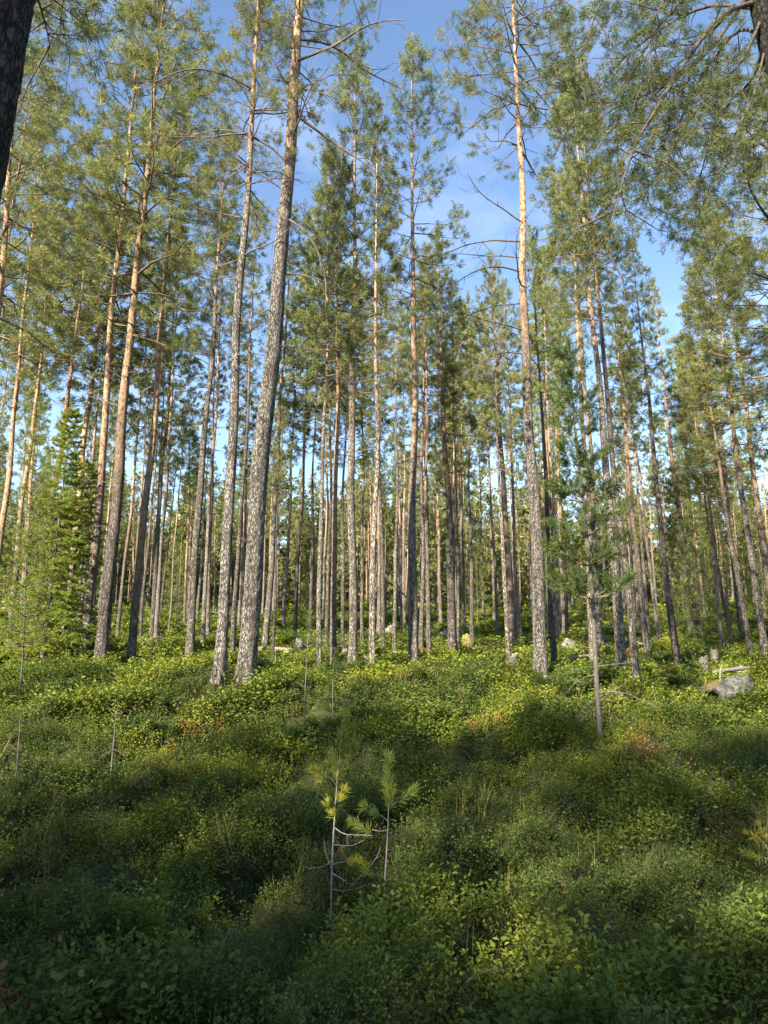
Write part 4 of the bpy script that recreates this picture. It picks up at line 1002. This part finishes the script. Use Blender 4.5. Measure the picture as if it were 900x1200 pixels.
# ------------------------------------------------------------------ ground cover
def leaf_pair(base, d, nrm, L, w, six):
    s = unit(np.cross(d, nrm)); fold = nrm * w * .25
    if six:
        v = [base, base + d * L * .3 + s * w * .5 + fold, base + d * L * .7 + s * w * .45 + fold, base + d * L, base + d * L * .7 - s * w * .45 + fold, base + d * L * .3 - s * w * .5 + fold]
        return v, [[0, 1, 2, 3], [3, 4, 5, 0]]
    return [base, base + d * L * .5 + s * w * .5 + fold, base + d * L, base + d * L * .5 - s * w * .5 + fold], [[0, 1, 2, 3]]
def shrub_tpl(seed, H=.24, stems=4, leaves=12, L=.024, w=.014, six=True, stemw=.0022, spread=.5, stems_on=True):
    rg = np.random.default_rng(seed); V, F, C, n = [], [], [], 0
    def put(v, f, c):
        nonlocal n
        V.extend(v); F.extend([[a + n for a in q] for q in f]); C.extend([c] * len(v)); n += len(v)
    for _ in range(stems):
        az = rg.uniform(0, 6.28); out = rg.uniform(.1, spread); h = H * rg.uniform(.6, 1.15)
        d = unit([math.cos(az) * out, math.sin(az) * out, 1]); p0 = rg.normal(0, .035, 3) * [1, 1, 0]
        bend = unit(d + [math.cos(az) * .3, math.sin(az) * .3, 0])
        mid = p0 + d * h * .55; top = mid + bend * h * .45
        if stems_on:
            s = np.array([-math.sin(az), math.cos(az), 0]) * stemw
            put([p0 - s, p0 + s, mid + s * .8, mid - s * .8], [[0, 1, 2, 3]], (.6, .42, .28)); put([mid - s * .8, mid + s * .8, top + s * .5, top - s * .5], [[0, 1, 2, 3]], (.62, .6, .3))
        ph = rg.uniform(0, 6.28)
        for k in range(leaves):
            u = (k + .6) / leaves; u = .28 + .72 * u
            q = p0 + (mid - p0) * min(1, u / .55) if u < .55 else mid + (top - mid) * ((u - .55) / .45)
            a = ph + k * 2.4 + rg.normal(0, .4); o = np.array([math.cos(a), math.sin(a), rg.uniform(.0, .7)]); o = unit(o + d * .3)
            q = q + o * rg.uniform(.0, .05) * (1.1 - u * .6)
            nr = unit(np.array([0, -.12, 1]) + rg.normal(0, .55, 3)); dd = unit(o - nr * np.dot(o, nr) * .6)
            v, f = leaf_pair(q, dd, nr, L * rg.uniform(.7, 1.2), w * rg.uniform(.8, 1.15), six)
            t = rg.uniform(.75, 1.25); put(v, f, (t, t, t * .95))
    return np.array(V, float), F, np.array(C, float)
def feather_tpl(seed, H=.2, stems=6, n_=26, L=.012, w=.004, spread=.55, wood=True):
    """upright shoots set all round with short narrow leaves (crowberry, heather)"""
    rg = np.random.default_rng(seed); V, F, C = [], [], []
    for _ in range(stems):
        az = rg.uniform(0, 6.28); out = rg.uniform(.05, spread); h = H * rg.uniform(.55, 1.2); d = unit([math.cos(az) * out, math.sin(az) * out, 1]); p0 = rg.normal(0, .05, 3) * [1, 1, 0]
        for k in range(n_):
            u = .25 + .75 * k / n_; q = p0 + d * h * u + np.array([math.cos(az), math.sin(az), 0]) * .04 * u * u
            a = k * 2.4; o = unit([math.cos(a), math.sin(a), .7]); s = unit(np.cross(o, d)) * w
            i = len(V); V += [q, q + o * L * .5 + s * .5, q + o * L, q + o * L * .5 - s * .5]; F.append([i, i + 1, i + 2, i + 3]); t = rg.uniform(.7, 1.25) * (.8 + .4 * u); C += [(t, t, t)] * 4
    return np.array(V, float), F, np.array(C, float)
def grass_tpl(seed, blades=14, H=.3, w=.004, arch=.4):
    rg = np.random.default_rng(seed); V, F, C = [], [], []
    for _ in range(blades):
        az = rg.uniform(0, 6.28); h = H * rg.uniform(.5, 1.2); d = np.array([math.cos(az), math.sin(az), 0]); s = np.array([-d[1], d[0], 0]) * w / 2; p = rg.normal(0, .03, 3) * [1, 1, 0]; ar = arch * rg.uniform(.2, 1.3)
        i = len(V); t = rg.uniform(.7, 1.3)
        for u, ww in ((0, 1), (.4, .9), (.75, .6), (1, .1)):
            q = p + d * h * ar * u * u + np.array([0, 0, h * (u - .25 * ar * u * u)]); V += [q - s * ww, q + s * ww]; C += [(t, t, t)] * 2
        for k in range(3): F.append([i + 2 * k, i + 2 * k + 1, i + 2 * k + 3, i + 2 * k + 2])
    return np.array(V, float), F, np.array(C, float)
def vnoise(x, y, seed, lam):
    rg = np.random.default_rng(seed); s = 0
    for _ in range(7):
        th = rg.uniform(0, 6.28); l = lam * rg.uniform(.6, 1.5); s = s + np.sin((x * math.cos(th) + y * math.sin(th)) * 6.28 / l + rg.uniform(0, 6.28))
    return s / 7 ** .5
def scatter(geo, tpls, x, y, scale, col, rg, zoff=-.01, tilt=.15):
    ok = np.ones(len(x), bool)
    for a_, b_, r_ in CLEAR: ok &= (x - a_) ** 2 + (y - b_) ** 2 > r_ * r_
    x, y, scale, col = x[ok], y[ok], scale[ok], col[ok]
    z = hgt(x, y) + zoff; which = rg.integers(0, len(tpls), len(x))
    for k, (v, f, c) in enumerate(tpls):
        m_ = np.where(which == k)[0]
        if len(m_) == 0: continue
        a = rg.uniform(0, 6.28, len(m_)); ca, sa = np.cos(a)[:, None], np.sin(a)[:, None]; sc = scale[m_][:, None]
        vx = (v[None, :, 0] * ca - v[None, :, 1] * sa) * sc; vy = (v[None, :, 0] * sa + v[None, :, 1] * ca) * sc; vz = v[None, :, 2] * sc
        tx, ty = rg.normal(0, tilt, (2, len(m_), 1))
        V = np.stack([vx + vz * tx + x[m_][:, None], vy + vz * ty + y[m_][:, None], vz + z[m_][:, None]], -1).reshape(-1, 3)
        nv = len(v); F_ = np.asarray(f)
        Fs = (F_[None] + (np.arange(len(m_)) * nv)[:, None, None]).reshape(-1, F_.shape[1])
        Cs = (c[None] * col[m_][:, None, :]).reshape(-1, 3)
        geo.add(V, Fs, Cs)
def field(y0, y1, dens, rg, wide=.60, margin=.9):
    area = wide * (y1 ** 2 - y0 ** 2) + 2 * margin * (y1 - y0); n = int(area * dens)
    y = np.sqrt(rg.uniform(y0 ** 2, y1 ** 2, n)); x = rg.uniform(-1, 1, n) * (wide * y + margin)
    return x, y
def mixcol(n, rg, *cols, w=None):
    k = rg.choice(len(cols), n, p=w); c = np.array(cols)[k] * rg.uniform(.75, 1.25, (n, 1)); return c
cr = np.random.default_rng(77)
bil, ling, crow, gras, dry = Geo(), Geo(), Geo(), Geo(), Geo()
LODS = [  # y0, y1, density, template kwargs
 (2.3, 5.0, 190, dict(H=.22, stems=3, leaves=16, L=.021, w=.0125, six=True)),
 (5.0, 9.0, 120, dict(H=.24, stems=3, leaves=14, L=.024, w=.0145, six=False)),
 (9.0, 15, 120, dict(H=.25, stems=4, leaves=10, L=.038, w=.024, six=False, stems_on=False)),
 (15, 28, 48, dict(H=.27, stems=5, leaves=8, L=.055, w=.036, six=False, stems_on=False)),
 (28, 60, 8, dict(H=.32, stems=7, leaves=7, L=.10, w=.065, six=False, spread=1.2, stems_on=False)),
 (60, 120, .7, dict(H=.5, stems=9, leaves=6, L=.28, w=.2, six=False, spread=1.5, stems_on=False))]
for li, (y0, y1, dens, kw) in enumerate(LODS):
    x, y = field(y0, y1, dens, cr)
    p1 = vnoise(x, y, 5, 1.6) + .5 * vnoise(x, y, 6, 5); p2 = vnoise(x, y, 8, 2.2)
    tb = [shrub_tpl(500 + 10 * li + k, **kw) for k in range(6)]
    kl = dict(kw); kl['H'] = kw['H'] * .7; kl['L'] = kw['L'] * .8; kl['w'] = kw['w'] * .85; kl['leaves'] = kw['leaves'] + 3
    tl = [shrub_tpl(600 + 10 * li + k, **kl) for k in range(4)]
    isb = p1 > -.35
    hv = np.clip(1 + .42 * vnoise(x, y, 9, 1.4), .4, 1.9)
    sc = cr.uniform(.7, 1.25, len(x)) * hv
    yel = np.clip(.5 + .45 * vnoise(x, y, 10, 2.5) + np.interp(y, [3, 6, 9, 12], [-.4, -.2, .1, .15]), 0, 1)[:, None]  # sunlit crest and shaded foreground put into leaf colour, yellower with distance
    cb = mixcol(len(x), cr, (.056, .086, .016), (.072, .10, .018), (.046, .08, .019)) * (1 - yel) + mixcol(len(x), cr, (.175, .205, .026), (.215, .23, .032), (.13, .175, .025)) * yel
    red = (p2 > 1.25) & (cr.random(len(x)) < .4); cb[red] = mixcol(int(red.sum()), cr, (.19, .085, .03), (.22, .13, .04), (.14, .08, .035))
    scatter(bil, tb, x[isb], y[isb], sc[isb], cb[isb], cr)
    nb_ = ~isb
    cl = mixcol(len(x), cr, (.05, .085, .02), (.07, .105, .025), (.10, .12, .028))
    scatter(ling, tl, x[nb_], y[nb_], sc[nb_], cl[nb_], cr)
    if li < 4:
        f = (.9, .7, .5, .4)[li]
        x, y = field(y0, y1, dens * f, cr); keep = vnoise(x, y, 15, 1.4) + .4 * vnoise(x, y, 16, 4) > .15; x, y = x[keep], y[keep]
        k_ = (dict(H=.19, stems=6, n_=20, L=.013, w=.0045), dict(H=.20, stems=6, n_=14, L=.018, w=.008), dict(H=.22, stems=7, n_=9, L=.03, w=.014), dict(H=.25, stems=8, n_=6, L=.05, w=.03))[li]
        tc_ = [feather_tpl(700 + 10 * li + k, **k_) for k in range(4)]
        scatter(crow, tc_, x, y, cr.uniform(.7, 1.2, len(x)), mixcol(len(x), cr, (.05, .075, .018), (.08, .095, .022), (.09, .075, .025), w=[.5, .3, .2]), cr)
        x, y = field(y0, y1, dens * .06, cr); keep = vnoise(x, y, 25, 1.8) > .1; x, y = x[keep], y[keep]
        tg = [grass_tpl(800 + 10 * li + k, blades=(12, 10, 8, 6)[li], H=.30, w=(.0035, .005, .009, .016)[li]) for k in range(4)]
        scatter(gras, tg, x, y, cr.uniform(.6, 1.2, len(x)), mixcol(len(x), cr, (.13, .17, .03), (.22, .20, .05), (.30, .23, .09)), cr)
        x, y = field(y0, y1, dens * .10, cr); keep = vnoise(x, y, 35, 1.5) > .5; x, y = x[keep], y[keep]
        td_ = [grass_tpl(900 + 10 * li + k, blades=(10, 8, 6, 5)[li], H=.24, w=(.003, .004, .008, .014)[li], arch=.7) for k in range(4)]
        scatter(dry, td_, x, y, cr.uniform(.6, 1.2, len(x)), mixcol(len(x), cr, (.20, .11, .04), (.26, .17, .06), (.12, .08, .045)), cr)
mos = Geo()
for y0, y1, d_, kk in ((2.3, 5, 150, dict(H=.12, stems=7, n_=9, L=.016, w=.007)), (5, 9, 110, dict(H=.13, stems=7, n_=7, L=.022, w=.011)), (9, 15, 60, dict(H=.15, stems=7, n_=6, L=.036, w=.02)), (15, 30, 18, dict(H=.2, stems=8, n_=5, L=.07, w=.04))):
    x, y = field(y0, y1, d_, cr)
    tm = [feather_tpl(950 + k, spread=1.3, **kk) for k in range(4)]
    scatter(mos, tm, x, y, cr.uniform(.8, 1.3, len(x)), mixcol(len(x), cr, (.042, .062, .013), (.06, .082, .016), (.085, .10, .02), (.06, .052, .018), w=[.4, .3, .25, .05]), cr, tilt=.1)
tag(link('moss', mos.mesh('moss', M_LEAF, False)), 'low feathery moss filling the gaps under the shrubs', 'moss', kind='stuff')
tag(link('bilberry_shrubs', bil.mesh('bilberry', M_LEAF, False)), 'knee-low light green bilberry shrubs covering the forest floor', 'ground cover', kind='stuff')
tag(link('lingonberry_shrubs', ling.mesh('lingonberry', M_LEAF, False)), 'small dark green lingonberry patches between the bilberry', 'ground cover', kind='stuff')
tag(link('crowberry_shrubs', crow.mesh('crowberry', M_LEAF, False)), 'feathery dark crowberry and heather shoots among the shrubs', 'ground cover', kind='stuff')
tag(link('grass', gras.mesh('grass', M_GRASS, False)), 'thin grass blades standing in the shrubs', 'grass', kind='stuff')
tag(link('dry_stems', dry.mesh('dry_stems', M_GRASS, False)), 'brown dry stems and withered shoots among the shrubs', 'dry stems', kind='stuff')
print('cover verts', bil.n, ling.n, crow.n, gras.n, dry.n)
